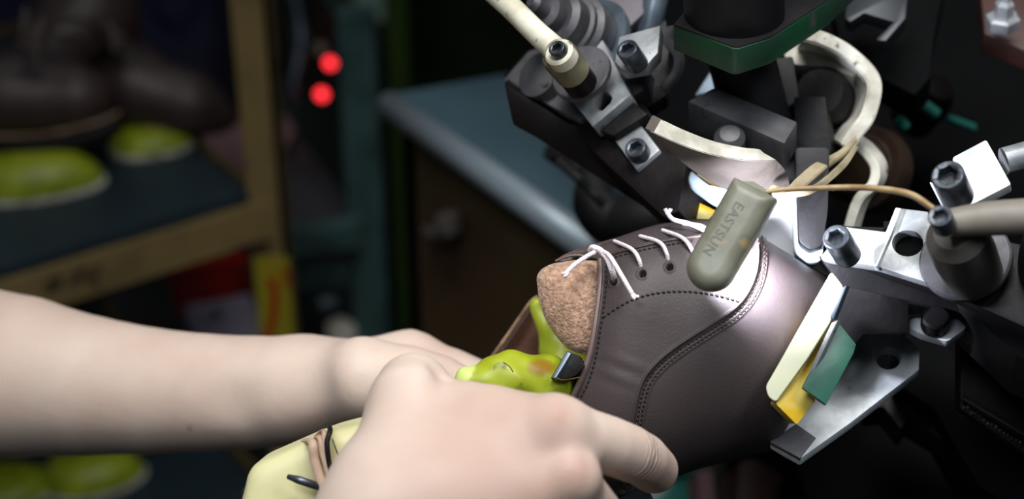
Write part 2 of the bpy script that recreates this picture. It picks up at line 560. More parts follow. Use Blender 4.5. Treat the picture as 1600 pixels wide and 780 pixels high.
M['tan_paint'] = material('tan_yellow_paint', srgb(132, 112, 70), .55, col2=srgb(112, 96, 62), scale=14, stain=srgb(60, 50, 34), stain_scale=26, stain_lo=.63)
M['tape_yellow'] = material('yellow_tape', srgb(150, 138, 32), .5)
M['tape_red'] = material('red_tape_mark', srgb(170, 30, 14), .5)
M['shelf_dark'] = material('dark_teal_board', srgb(34, 50, 58), .5, col2=srgb(26, 38, 44), scale=10)
M['teal_paint'] = material('faded_teal_paint', srgb(70, 100, 98), .5, col2=srgb(50, 72, 70), scale=20)
M['table_top'] = material('blue_grey_worktop', srgb(74, 98, 108), .4, col2=srgb(62, 82, 92), scale=8)
M['table_edge'] = material('worn_metal_edge', srgb(140, 154, 162), .4, .3)
M['table_side'] = material('brown_panel', srgb(92, 74, 46), .6, col2=srgb(74, 54, 34), scale=8)
M['green_cab'] = material('green_cabinet_paint', srgb(38, 60, 24), .5, col2=srgb(28, 44, 20), scale=8)
M['green_pipe'] = material('green_pipe_paint', srgb(66, 92, 34), .5)
M['grey_green'] = material('grey_green_enamel', srgb(52, 66, 60), .5, col2=srgb(36, 46, 42), scale=12)
M['pale_green'] = material('pale_green_enamel', srgb(122, 150, 126), .4)
M['navy'] = material('navy_fabric', srgb(24, 28, 62), .8, col2=srgb(18, 20, 44), scale=10)
M['red_bin'] = material('red_plastic', srgb(180, 24, 18), .5)
M['pink'] = material('dusty_pink_card', srgb(150, 112, 112), .8, col2=srgb(120, 88, 92), scale=12)
M['grey_board'] = material('dark_grey_card', srgb(66, 62, 66), .7, col2=srgb(52, 52, 56), scale=10)
M['white_bag'] = material('greyed_white_bag', srgb(170, 158, 172), .6)
M['concrete'] = material('dark_workshop_floor', srgb(62, 60, 54), .7, col2=srgb(44, 42, 38), scale=5)
M['wall'] = material('dark_green_wall', srgb(40, 54, 44), .8, col2=srgb(32, 42, 36), scale=3)
M['led_red'] = emission('red_indicator_glow', (1.0, 0.03, 0.04, 1), 3.0)
M['led_white'] = emission('white_led_glow', (0.9, 0.94, 1.0, 1), 15.0)


def add_last_tint(m, c1, c2):
    nt = m.node_tree; N = nt.nodes; L = nt.links; b = N['Principled BSDF']
    src = b.inputs['Base Color'].links[0].from_socket
    a = N.new('ShaderNodeAttribute'); a.attribute_name = 'last_tint'
    sp = N.new('ShaderNodeSeparateColor'); L.new(a.outputs['Color'], sp.inputs[0])
    for k, c in ((0, c1), (1, c2)):
        mx = N.new('ShaderNodeMix'); mx.data_type = 'RGBA'
        L.new(sp.outputs[k], mx.inputs[0]); L.new(src, mx.inputs[6]); mx.inputs[7].default_value = c; src = mx.outputs[2]
    L.new(src, b.inputs['Base Color'])


add_last_tint(M['green_last'], srgb(206, 226, 128), srgb(140, 108, 24))  # first colour paints the highlight on the left end, second the brown hollow


def skin_material():
    m = material('skin', srgb(222, 188, 172), .5, sss=.25, spec=.35)
    nt = m.node_tree; N = nt.nodes; L = nt.links; b = N['Principled BSDF']
    tc = N.new('ShaderNodeTexCoord')
    n = N.new('ShaderNodeTexNoise'); n.inputs['Scale'].default_value = 28; n.inputs['Detail'].default_value = 5
    L.new(tc.outputs['Object'], n.inputs['Vector'])
    r = N.new('ShaderNodeValToRGB')
    r.color_ramp.elements[0].position = .3; r.color_ramp.elements[0].color = srgb(208, 184, 169)
    r.color_ramp.elements[1].position = .7; r.color_ramp.elements[1].color = srgb(221, 202, 188)
    L.new(n.outputs['Fac'], r.inputs[0])
    a = N.new('ShaderNodeAttribute'); a.attribute_name = 'skin_tone'
    mx = N.new('ShaderNodeMix'); mx.data_type = 'RGBA'
    sp = N.new('ShaderNodeSeparateColor'); L.new(a.outputs['Color'], sp.inputs[0])
    L.new(sp.outputs[0], mx.inputs[0]); L.new(r.outputs[0], mx.inputs[6]); mx.inputs[7].default_value = srgb(166, 116, 100)
    mx2 = N.new('ShaderNodeMix'); mx2.data_type = 'RGBA'
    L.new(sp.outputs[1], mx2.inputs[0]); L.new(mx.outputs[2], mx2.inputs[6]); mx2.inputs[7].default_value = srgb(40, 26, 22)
    L.new(mx2.outputs[2], b.inputs['Base Color'])
    v = N.new('ShaderNodeTexVoronoi'); v.inputs['Scale'].default_value = 900
    L.new(tc.outputs['Object'], v.inputs['Vector'])
    bp = N.new('ShaderNodeBump'); bp.inputs['Strength'].default_value = .10; bp.inputs['Distance'].default_value = .0005
    L.new(v.outputs['Distance'], bp.inputs['Height']); L.new(bp.outputs[0], b.inputs['Normal'])
    return m


M['skin'] = skin_material()
M['nail'] = material('finger_nail', srgb(226, 190, 178), .3, sss=.1)

# ------------------------------------------------------------------ the room
def struct(name, c, s, mat, rz=0):
    return prop(wbox(name, c, s, mat, rz=rz, bevel=0), kind='structure')


struct('floor', (0, 1.0, -.05), (6, 6, .1), M['concrete'])
struct('wall_back', (0, 3.05, 1.2), (6, .1, 2.6), M['wall'])

# ------------------------------------------------------------------ background: rack with boots on lasts
O = Vector((-.214, .695, 0)); ra = Vector((-.814, -.581, 0)); rb = Vector((-.581, .814, 0))
SH = .655
rackz = math.atan2(ra.y, ra.x)
rack = thing('shelf_rack', (O.x, O.y, 0), 'tan painted angle-iron shelf rack with chipped post and dark boards holding boots', 'shelf rack')
for (i, j) in ((0, 0), (1, 0), (0, 1), (1, 1)):
    c = O + ra * (.74 * i) + rb * (.50 * j)
    bm = bmesh.new(); w = .0152; t = .004
    for (cx, cy, sx, sy) in ((0, -w + t / 2, w * 2, t), (w - t / 2, 0, t, w * 2)):
        q = bmesh.ops.create_cube(bm, size=1)
        bmesh.ops.scale(bm, vec=(sx, sy, 1.5), verts=q['verts'])
        bmesh.ops.translate(bm, vec=(cx, cy, .75), verts=q['verts'])
    bmesh.ops.rotate(bm, verts=bm.verts, cent=(0, 0, 0), matrix=Matrix.Rotation(0 if (i, j) == (0, 0) else rackz, 3, 'Z'))
    bmesh.ops.translate(bm, verts=bm.verts, vec=c)
    post = mk_bm('post', bm, M['tan_paint'], rack)
    if (i, j) == (0, 0):
        tp = wbox('tape', (c.x, c.y - w - .0005, .525), (w * 2.04, .002, .15), M['tape_yellow'], post, bevel=0)
        prop(tp, 'yellow tape with red marks low on the post')
        pts = [P(u, v, 1.4) for u, v in ((0, 0),)]
        q = [Vector((c.x + x, c.y - w - .0022, z)) for x, z in ((-.001, .580), (.001, .565), (-.001, .545), (-.006, .525), (-.012, .512))]
        tube('mark', q, .0034, M['tape_red'], tp, n=16, seg=8)
        q = [Vector((c.x + x, c.y - w - .0022, z)) for x, z in ((.011, .590), (.013, .582), (.012, .572))]
        tube('mark', q, .002, M['tape_red'], tp, n=8, seg=8)
for z in (SH, .30):
    c = O + ra * .37 + rb * .25
    wbox('shelf_board', (c.x, c.y, z - .006), (.72, .48, .012), M['shelf_dark'], rack, rz=rackz)
    c = O + ra * .37 - rb * .012
    wbox('shelf_beam', (c.x, c.y, z - .017), (.74, .006, .040), M['tan_paint'], rack, rz=rackz)
    c = O + ra * .37 + rb * .51
    wbox('shelf_beam', (c.x, c.y, z - .017), (.74, .006, .040), M['tan_paint'], rack, rz=rackz)
    c = O + ra * .0 + rb * .25
    wbox('shelf_beam', (c.x, c.y, z - .017), (.006, .48, .034), M['tan_paint'], rack, rz=rackz)


def lying_last(u, v, z, a, w, hgt, rz, label, dim=False):
    p = level(z).at(u, v)
    t = thing('shoe_last', (p.x, p.y, z), label, 'shoe last', 'green lasts on the rack')
    def lathe_oval(name, r0, prof, mat):
        vs = []; fs = []; seg = 40
        for i in range(seg):
            th = 2 * math.pi * i / seg
            for (r, h) in prof:
                x = math.cos(th) * r * a; y = math.sin(th) * r * w * (1 - .18 * math.cos(th))
                vs.append(Vector((p.x + x * math.cos(rz) - y * math.sin(rz), p.y + x * math.sin(rz) + y * math.cos(rz), z + h)))
        m = len(prof)
        for i in range(seg):
            j = (i + 1) % seg
            for q in range(m - 1): fs.append((i * m + q, j * m + q, j * m + q + 1, i * m + q + 1))
        fs.append(tuple(reversed([i * m for i in range(seg)]))); fs.append(tuple(i * m + m - 1 for i in range(seg)))
        return mk(name, vs, fs, mat, t, angle=60)
    prof = [(.96, .004)] + [(math.cos(q) ** .8 if q < 1.5 else .02, .004 + hgt * math.sin(q)) for q in np.linspace(.05, 1.55, 12)]
    lathe_oval('last_body', 1, prof, M['green_last'])
    lathe_oval('sole_plate', 1, [(.9, 0), (1.03, 0), (1.05, .002), (1.03, .0045), (.9, .005)], M['felt'])
    return t


lying_last(52, 292, SH, .062, .034, .032, math.radians(8), 'green shoe last with pale rim at the left end of the upper shelf')
lying_last(238, 230, SH, .038, .026, .018, math.radians(12), 'smaller green shoe last beneath the toe of the right-hand shelf boot')
lying_last(146, 748, .30, .052, .036, .030, math.radians(10), 'green shoe last on the lower shelf just under the forearm')
lying_last(8, 770, .30, .050, .036, .020, math.radians(10), 'dim green shoe last in the lower left corner on the lower shelf')


def blurry_boot(name, cones, box, label, tongue, laces, edge, flap):
    base = [c[0] for c in cones]
    root = thing(name, P(*base[0][:3]), label, 'boot', 'brown boots on the rack')
    def fn(G):
        d = None
        for (A, B) in cones:
            e = cone(G, A, B); d = e if d is None else smin(d, e, .02)
        return d
    allp = [p for c in cones for p in c]
    lo, hi = box_of(allp, .01)
    solid('upper', fn, lo, hi, .005, M['leather_dark'], root, it=3)
    ptube('sole_edge', edge, 3.5, M['leather_edge'], root, n=30)
    ptube('sole', [(a - 4, b + (19 if flap else 5), c + .03) for a, b, c in edge], 17 if flap else 6, M['black_rubber'], root, n=30)
    for l in laces: ptube('lace', l, 4, M['leather_dark'], root, n=14, seg=8)
    pl = Pl(tongue[0][0], tongue[0][1], tongue[0][2], (.1, .5, .8))
    pillow('tongue', [(a, b) for a, b, _ in tongue], pl, .004, .006, M['leather_dark'], root)
    if flap: band('collar_edge', flap, [(0, 8, 0)] * len(flap), .004, M['felt_dark'], root, n=20)
    return root


blurry_boot('boot', [((20, 152, 1.40, 62), (120, 152, 1.40, 54)), ((60, 110, 1.42, 50), (130, 20, 1.46, 62)), ((140, 20, 1.46, 76), (130, -90, 1.5, 84)),
                     ((-120, 150, 1.38, 60), (20, 150, 1.4, 58))], None,
            'brown leather boot with tan sole edge standing left on the upper shelf',
            [(20, 70, 1.34), (60, 20, 1.36), (90, 30, 1.36), (60, 100, 1.34)],
            [[(90, 60, 1.35), (125, 55, 1.34), (150, 70, 1.35)], [(95, 35, 1.36), (130, 30, 1.35), (160, 45, 1.36)]],
            [(-40, 214, 1.37), (40, 213, 1.365), (110, 203, 1.37), (155, 190, 1.375), (186, 176, 1.38)],
            [(30, 100, 1.35), (36, 60, 1.36), (40, 10, 1.38)])
blurry_boot('boot', [((215, 138, 1.468, 62), (300, 162, 1.468, 44)), ((300, 162, 1.468, 44), (354, 186, 1.468, 20)), ((200, 120, 1.468, 45), (160, 30, 1.56, 50)),
                     ((160, 30, 1.56, 50), (170, -80, 1.60, 60))], None,
            'dark brown leather boot pointing right towards the tan post on the upper shelf',
            [(150, 40, 1.42), (170, 20, 1.42), (200, 60, 1.42), (180, 90, 1.42)],
            [[(160, 72, 1.42), (190, 64, 1.41), (215, 74, 1.42)], [(150, 50, 1.43), (180, 44, 1.42), (200, 52, 1.43)],
             [(175, 88, 1.42), (200, 78, 1.41), (222, 88, 1.42)]],
            [(230, 200, 1.46), (280, 203, 1.46), (320, 202, 1.465), (352, 197, 1.467)], None)

# things behind and beside the rack
nb = thing('storage_bag', P(270, 100, 1.95), 'navy blue fabric bag behind the boots on the rack', 'bag')
nbp = Pl(270, 100, 1.95, (0, 0.3, .95))
pillow('bag_body', [(-60, -120), (130, -140), (345, -120), (362, 90), (350, 230), (200, 260), (-60, 240)], nbp, .10, .03, M['navy'], nb, rnd=20)
ptube('handle', [(230, -60, 1.9), (250, 20, 1.88), (290, 22, 1.88), (310, -60, 1.9)], 5, M['navy'], nb, n=24)

pp = level(.52)
prop(slab('card_sheet', [(300, 212), (375, 190), (440, 172), (462, 200), (430, 262), (380, 262), (340, 236)], pp, .004, M['pink'], rnd=6),
     'dusty pink card sheet lying behind the tan post', 'card sheet')

lp = level(.50)
rk = thing('side_bench', P(500, 520, 1.9), 'low teal metal bench with dark grey board right of the tan post', 'bench')
slab('bench_board', [(380, 205), (448, 190), (562, 338), (566, 350), (400, 372)], lp, .012, M['grey_board'], rk)
slab('front_rail', [(395, 372), (562, 348), (564, 388), (400, 412)], Pl(480, 370, 1.60, Vector((0.1, -1, 0))), .02, M['teal_paint'], rk)
c = lp.at(574, 352)
wbox('post', (c.x, c.y, .37), (.036, .036, .74), M['teal_paint'], rk)
c = lp.at(412, 380)
wbox('post', (c.x, c.y, .25), (.03, .03, .5), M['teal_paint'], rk)
slab('lower_rail', [(440, 430), (545, 420), (547, 445), (440, 455)], Pl(480, 430, 1.66, Vector((0.1, -1, 0))), .02, M['teal_paint'], rk)

c = P(338, 470, 1.78)
bn = thing('storage_bin', (c.x, c.y, c.z - .06), 'red plastic bin under the upper shelf left of the tan post', 'bin')
slab('bin_wall', [(262, 432), (400, 408), (402, 470), (300, 500), (275, 488)], Pl(330, 450, 1.72, Vector((-.25, -.9, .3))), .10, M['red_bin'], bn, rnd=5)
slab('bin_rim', [(256, 426), (404, 402), (404, 410), (258, 436)], Pl(330, 440, 1.71, Vector((-.25, -.9, .3))), .11, M['red_bin'], bn)
bg = thing('plastic_bag', P(350, 505, 1.65), 'greyish white plastic bag in front of the red bin', 'bag')
pillow('bag_body', [(285, 488), (340, 480), (405, 466), (412, 520), (408, 560), (330, 560), (300, 530)], Pl(350, 500, 1.66, (0, .5, .8)), .03, .02, M['white_bag'], bg, rnd=12)
ptube('bag_knot', [(330, 492, 1.63), (338, 484, 1.62), (350, 486, 1.63)], 7, M['white_bag'], bg, n=10)

# small pale pieces on the floor level between the posts
prop(slab('metal_offcut', [(490, 450), (520, 445), (528, 465), (500, 475)], Pl(500, 460, 1.7, (0, .6, .8)), .02, M['table_edge'], rnd=6),
     'pale blue metal offcut below the teal bench rail', 'offcut')
prop(pillow('paper_scrap', [(508, 508), (535, 498), (560, 512), (556, 545), (515, 545)], Pl(530, 520, 1.7, (0, .6, .8)), .01, .01, M['felt'], rnd=8),
     'crumpled pale scrap low beside the teal post', 'scrap')

# control cabinet with two red lamps, green cabinet, pipe
cc = P(490, 150, 2.05)
cab = thing('control_cabinet', (cc.x, cc.y, 0), 'grey-green machine control cabinet with two red indicator lamps', 'control cabinet')
wbox('cabinet_body', (cc.x, cc.y + .12, .5), (.16, .2, 1.0), M['grey_green'], cab, bevel=.01)
for (u, v, r, lab) in ((515, 98, 12.5, 'dimmer upper red lamp'), (502, 147, 13, 'brighter lower red lamp')):
    o = disc('indicator_lamp', u, v, 1.93, (0, 0, 1), r * .62, .01, M['led_red'], cab); o['label'] = lab
for (u, v, r) in ((500, 75, 9), (470, 55, 10)): disc('dial', u, v, 1.95, (0, 0, 1), r, .01, M['pale_green'], cab)
ptube('conduit', [(455, -30, 1.9), (470, 60, 1.9), (455, 160, 1.9), (470, 260, 1.95)], 7, M['steel_blue'], cab, n=30)
ptube('conduit', [(500, -30, 1.95), (540, 50, 1.9), (560, 100, 1.9), (565, 240, 1.95)], 12, M['grey_green'], cab, n=30)
for (a, b, e) in (((430, 300), (560, 300), 0),):
    pass
g2 = thing('gauge', P(588, 8, 1.9), 'pale green round gauge at the top beside the green cabinet', 'gauge')
disc('gauge_body', 588, 2, 1.9, (.1, .3, .9), 36, .05, M['pale_green'], g2)
disc('gauge_ring', 588, 2, 1.895, (.1, .3, .9), 42, .02, M['grey_green'], g2, inner=34)

gc = P(720, 100, 2.3)
gcab = thing('green_cabinet', (gc.x + .08, gc.y, 0), 'large dark green metal cabinet behind the worktop', 'cabinet')
wbox('cabinet_body', (gc.x + .10, gc.y + .15, .6), (.40, .3, 1.2), M['green_cab'], gcab, bevel=.006)
wbox('door', (gc.x + .11, gc.y - .004, .6), (.34, .008, 1.1), M['green_cab'], gcab)
tube('door_handle', [Vector((gc.x - .03, gc.y - .02, z)) for z in (.52, .56, .60)], .006, M['green_pipe'], gcab, n=10)
pc = P(628, 250, 1.95)
prop(lathe('pipe', Vector((pc.x, pc.y, 0)), Vector((0, 0, 1)), [(.014, 0), (.014, 1.3)], M['green_pipe']),
     'upright green painted pipe left of the worktop', 'pipe')

# worktop bench
tz = .82
tb = thing('workbench', level(0).at(820, 330) * 0 + Vector((.1, .35, 0)), 'workbench with blue-grey metal worktop and brown side panel', 'workbench')
tl = level(tz)
slab('worktop', [(606, 146), (780, 116), (940, 102), (1010, 300), (985, 392), (930, 372)], tl, .02, M['table_top'], tb, bevel=.003)
pa, pb = tl.at(606, 148), tl.at(932, 374)
v, f = sweep([pa + Vector((0, 0, -.008)), pb + Vector((0, 0, -.008))], .011, 8); mk('edge_trim', v, f, M['table_edge'], tb)
slab('side_panel', [(645, 176), (800, 140), (930, 140), (1000, 300), (975, 386), (920, 366)], level(tz - .021), tz - .03, M['table_side'], tb, bevel=.003)
d_ = (pb - pa).normalized()
side_n = Vector((d_.y, -d_.x, 0)); side_n = side_n if side_n.y < 0 else -side_n
sp_ = Pl(700, 300, 1.1, side_n); sp_.p = level(tz - .021).at(645, 176) + side_n * .002
pillow('drawer_pull', [(690, 328), (712, 328), (714, 372), (692, 376)], sp_.off(.01), .012, .004, M['felt_dark'], tb, rnd=8)
pillow('hinge', [(664, 352), (686, 350), (688, 372), (668, 374)], sp_.off(.01), .008, .002, M['felt_dark'], tb, rnd=6)
for (u, v) in ((622, 175),):
    c = level(tz - .03).at(u + 14, v + 2)
    wbox('leg', (c.x + .01, c.y + .02, (tz - .03) / 2), (.03, .03, tz - .03), M['black'], tb)

# ------------------------------------------------------------------ the boot being lasted
# stations along the boot: top silhouette, bottom silhouette, shift of the front bulge, depth of the middle, half width
ST = [
    (None, None, 0, .632, .036),
    ((990, 362), (935, 772), 3, .630, .040),
    ((1050, 345), (1010, 762), 3, .630, .042),
    ((1110, 343), (1078, 738), 3, .630, .044),
    ((1165, 360), (1135, 722), 4, .631, .045),
    ((1215, 388), (1180, 711), 6, .633, .045),
    ((1262, 414), (1212, 700), 10, .637, .043),
    ((1300, 436), (1232, 660), 14, .644, .038),
    ((1335, 466), (1262, 620), 14, .654, .028),
    ((1356, 500), (1300, 585), 8, .662, .014),
]
C0t = [0, .08, .16, .25, .35, .5, .6, .7, .85, 1]
C0 = np.array([(872, 404), (903, 394), (938, 405), (938, 440), (932, 492), (919, 560), (904, 600), (887, 632), (868, 690), (862, 752)], float)
NB, NF = 60, 330            # back and front samples round the boot
NS = 330
tf = np.linspace(0, 1, NF)


def ring_front(s, t):
    """front half of ring s (t 0 top .. 1 bottom): photo coordinates and distance"""
    T, B, sh, dc, hw = ST[s]
    if T is None:
        u = np.interp(t, C0t, C0[:, 0]); v = np.interp(t, C0t, C0[:, 1])
    else:
        f = (1 - np.cos(np.pi * t)) / 2
        u = T[0] + (B[0] - T[0]) * f + sh * np.sin(np.pi * t); v = T[1] + (B[1] - T[1]) * f
    d = dc - hw * np.sin(np.pi * t) ** .68
    return np.stack([u, v, d], -1)


def ring_back(s, t):
    T, B, sh, dc, hw = ST[s]
    a = ring_front(s, np.array([0., 1.])); f = (1 + np.cos(np.pi * t)) / 2
    u = a[0, 0] + (a[1, 0] - a[0, 0]) * f; v = a[0, 1] + (a[1, 1] - a[0, 1]) * f
    return np.stack([u, v, dc + hw * np.sin(np.pi * t)], -1)


keys = []
tb_ = np.linspace(0, 1, NB + 2)[1:-1]
for s in range(len(ST)):
    keys.append(np.vstack([ring_front(s, tf), ring_back(s, tb_)]))
keys = np.array(keys)
K = np.concatenate([[2 * keys[0] - keys[1]], keys, [2 * keys[-1] - keys[-2]]])
rows = []
for x in np.linspace(0, len(ST) - 1 - 1e-9, NS):
    i = int(x); f = x - i; p0, p1, p2, p3 = K[i:i + 4]
    rows.append(.5 * ((2 * p1) + (-p0 + p2) * f + (2 * p0 - 5 * p1 + 4 * p2 - p3) * f * f + (-p0 + 3 * p1 - 3 * p2 + p3) * f ** 3))
GR = np.array(rows)                                   # NS x ring x (u,v,d)


def polydist(U, V, line):
    """distance to a polyline and side (positive = right of its direction in the photo)"""
    best = np.full(U.shape, 1e9); side = np.zeros(U.shape)
    L = np.array(line, float)
    for a, b in zip(L[:-1], L[1:]):
        ab = b - a; t = np.clip(((U - a[0]) * ab[0] + (V - a[1]) * ab[1]) / (ab @ ab), 0, 1)
        dx = U - a[0] - t * ab[0]; dy = V - a[1] - t * ab[1]; dd = np.hypot(dx, dy)
        s = ab[0] * (V - a[1]) - ab[1] * (U - a[0])
        m = dd < best; best = np.where(m, dd, best); side = np.where(m, np.sign(s), side)
    return best, side


def step(x, w): return np.clip(x / w + .5, 0, 1) ** 2 * (3 - 2 * np.clip(x / w + .5, 0, 1))


SEAM = smoothline([(1176, 352), (1183, 395), (1181, 430), (1168, 462), (1146, 487), (1108, 512), (1064, 540), (1030, 566), (1008, 592), (997, 622), (991, 652), (986, 690), (978, 760)], 90)
FACING = smoothline([(925, 412), (960, 396), (1000, 385), (1050, 374), (1110, 366), (1150, 362)], 30)
front = np.zeros(GR.shape[:2], bool); front[:, :NF] = True
U, V, D = GR[..., 0], GR[..., 1], GR[..., 2]
ds, ss = polydist(U, V, SEAM); sd = ds * ss          # ss>0 : left of the seam when walking down it
df, sf = polydist(U, V, FACING); fd = df * sf
quarter = step(sd, 3.0)                               # quarter panel lies over the vamp
off = .0011 * quarter
off += .0013 * np.exp(-((sd - 2.2) / 1.6) ** 2)       # folded lip of the quarter
off -= .0006 * np.exp(-((sd + 5) / 1.5) ** 2) + .0006 * np.exp(-((sd + 11) / 1.5) ** 2)
off += .0007 * step(sd + 15, 3) * step(-sd, 3)        # second layer edge beyond the stitch rows
off += np.where(U < 1190, -.0013 * step(-fd, 2.4), 0) # far facing lies lower than the near facing edge
off += .0004 * np.exp(-((fd - 2.5) / 1.8) ** 2)
# soft undulation of stretched leather
off += .0009 * np.sin(U * .021 + V * .013) * np.sin(V * .017 - U * .006)
off += .00022 * np.sin((U * .35 - V * .9) * .22) * np.exp(-(((U - 975) / 36) ** 2 + ((V - 580) / 26) ** 2))
for (eu, ev) in ((961, 441), (1004, 429), (1046, 418), (1086, 411)):
    r = np.hypot(U - eu - 1, V - ev - 3)
    off += .0005 * np.exp(-((r - 7) / 1.5) ** 2) - .0040 * (1 - step(r - 5.2, 2.0))
off = np.where(front, off, 0)

W3 = np.array(CAM) + (np.stack([(U - CX) / FPX * D, (CY - V) / FPX * D, D], -1)) @ RM.T
du = np.gradient(W3, axis=0); dv = np.gradient(W3, axis=1)
nn = np.cross(du, dv); nn /= np.linalg.norm(nn, axis=-1, keepdims=True) + 1e-12
mid = W3.mean(1, keepdims=True)
sgn = np.sign(((W3 - mid) * nn).sum(-1, keepdims=True).mean(1, keepdims=True)); nn = nn * sgn
outer = W3 + nn * off[..., None]
inner = W3 - nn * .0022
NR = NF + NB
boot = thing('boot', P(1080, 738, .63), 'brown leather derby boot with white laces and suede tongue held under the lasting machine', 'boot')
seam_x = None
fs = []
def gi(k, i, j): return k * NS * NR + i * NR + (j % NR)
I, J = np.meshgrid(np.arange(NS - 1), np.arange(NR), indexing='ij'); I, J = I.ravel(), J.ravel()
quad = lambda k: np.stack([gi(k, I, J), gi(k, I + 1, J), gi(k, I + 1, J + 1), gi(k, I, J + 1)], 1)
qo, qi = quad(0), quad(1)[:, ::-1]
j = np.arange(NR)
rim = np.stack([gi(0, 0, j + 1), gi(1, 0, j + 1), gi(1, 0, j), gi(0, 0, j)], 1)
allv = np.vstack([outer.reshape(-1, 3), inner.reshape(-1, 3)])
keepi = I < 200                                       # lining only as deep as one could look in
# vamp and quarter are separate pieces of leather
qv = (quarter + ~front * 0)[I, J]
is_quarter = np.where(front[I, J], sd[I, J] > 0, I < 150)
def sub_mesh(name, faces, mat, parent, **k):
    faces = np.array(faces); ids, inv = np.unique(faces.ravel(), return_inverse=True)
    return mk(name, allv[ids], inv.reshape(faces.shape), mat, parent, **k)
fl = np.arange(len(I))
quarter_o = sub_mesh('quarter', np.vstack([qo[is_quarter], qi[is_quarter & keepi], rim]), M['leather'], boot)
vq = qo[~is_quarter]
cap = [tuple(gi(0, NS - 1, jj) for jj in range(NR))]
vamp_o = sub_mesh('vamp', vq, M['leather'], boot)
lastring = outer[-1]
mk('toe_end', np.vstack([lastring, lastring.mean(0)]), [(a, (a + 1) % NR, NR) for a in range(NR)], M['leather'], vamp_o)

bvh = BVHTree.FromPolygons([tuple(x) for x in outer.reshape(-1, 3)], [tuple(int(y) for y in f) for f in qo], epsilon=0)


def on_boot(u, v, lift=0.0):
    r = (P(u, v, 1) - CAM).normalized()
    hit, n, i, d = bvh.ray_cast(CAM, r)
    if hit is None:
        hit, n, i, d = bvh.find_nearest(P(u, v, .6))
    if n.dot(CAM - hit) < 0: n = -n
    return hit + n * lift, n


def shift(line, k):
    L = np.array(line, float); t = np.gradient(L, axis=0); t /= np.linalg.norm(t, axis=1, keepdims=True)
    return L + np.stack([-t[:, 1], t[:, 0]], 1) * k


def stitches(line, on=5.2, gap=3.0, r=.00042, slant=.0):
    L = np.array(line, float); seg = np.linalg.norm(np.diff(L, axis=0), axis=1); S = np.concatenate([[0], np.cumsum(seg)])
    vs, fs = [], []; s = 1.0
    while s + on < S[-1]:
        pts = []
        for q in np.linspace(s, s + on, 4):
            u = np.interp(q, S, L[:, 0]); v = np.interp(q, S, L[:, 1]); e = abs((q - s) / on * 2 - 1)
            k = (q - s) / on - .5
            pts.append(on_boot(u, v + slant * k, .00035 - .0006 * e ** 2)[0])
        a, b = sweep(pts, [r * .7, r, r, r * .7], 6)
        o = len(vs); vs += a; fs += [tuple(i + o for i in f) for f in b]
        s += on + gap
    return vs, fs


ROWS = [
    (shift(SEAM, -5)[2:], 4.2, 3.0, 1.5), (shift(SEAM, -11)[2:], 4.2, 3.0, 1.5),
    (smoothline([(942, 497), (962, 483), (988, 469), (1018, 460), (1050, 456), (1090, 457), (1128, 464), (1162, 474)], 50), 5.2, 3.2, 1.2),
    (smoothline([(949, 412), (948, 440), (944, 480), (938, 520), (931, 560), (920, 596), (904, 628), (896, 642)], 50), 4.8, 3.2, 1.0),
    (smoothline([(953, 405), (980, 397), (1010, 390), (1045, 383), (1085, 377)], 30), 4.6, 3.0, .6),
]
av, af = [], []
for L, on, gap, sl in ROWS:
    a, b = stitches(L, on, gap, slant=sl); o = len(av); av += a; af += [tuple(i + o for i in f) for f in b]
st = mk('stitching', av, af, M['thread'], boot); st['kind'] = 'stuff'
# folded collar edge: two thin beads, the outer one coloured paler for its highlight
for k, mt, r in ((.5, 'thread_light', .0011), (5.0, 'leather', .0006)):
    L = smoothline([(937, 405), (938, 440), (932, 492), (926, 530), (919, 560), (904, 600), (888, 632)], 60)
    tube('collar_bead', [on_boot(u, v, .0001)[0] for u, v in shift(L, -k)], r, M[mt], boot, n=0, seg=8)
tube('facing_bead', [on_boot(u, v + 1.5, .0002)[0] for u, v in FACING], .0006, M['leather_dark'], boot, n=0, seg=8)

# far quarter seen through the opening, and top of the far facing
far = slab('far_quarter', [(838, 466), (826, 476), (765, 562), (776, 580), (850, 590), (900, 560), (905, 500), (880, 450)], Pl(838, 500, .668, (-.25, .1, .95)), .003, M['lining'], boot, bevel=.0008, rnd=3)
ptube('far_edge', [(766, 562, .664), (796, 520, .664), (828, 474, .663), (840, 464, .664)], 3.2, M['leather_edge'], far, n=20, seg=10)
ptube('far_edge', [(773, 566, .6635), (803, 524, .6635), (834, 479, .6625)], 2.2, M['leather_dark'], far, n=20, seg=10)
ff = slab('far_facing', [(866, 408), (880, 398), (905, 388), (960, 372), (1010, 366), (1010, 384), (960, 395), (938, 404), (900, 404), (880, 408)], Pl(930, 395, .622, (-.1, .55, .8)), .0022, M['leather_dark'], boot, rnd=4)
ptube('facing_bead', [(868, 408, .619), (885, 401, .618), (905, 399, .617), (925, 403, .616), (938, 402, .614)], 1.8, M['thread_light'], ff, n=20, seg=8)

# suede tongue
pillow('tongue', [(838, 432), (846, 420), (862, 412), (900, 406), (938, 408), (944, 440), (940, 490), (930, 552), (905, 553), (884, 544), (866, 522), (852, 500), (842, 470)],
       Pl(895, 480, .6055, (.10, .22, .96)), .003, .007, M['suede'], boot, rnd=8, rings=16)

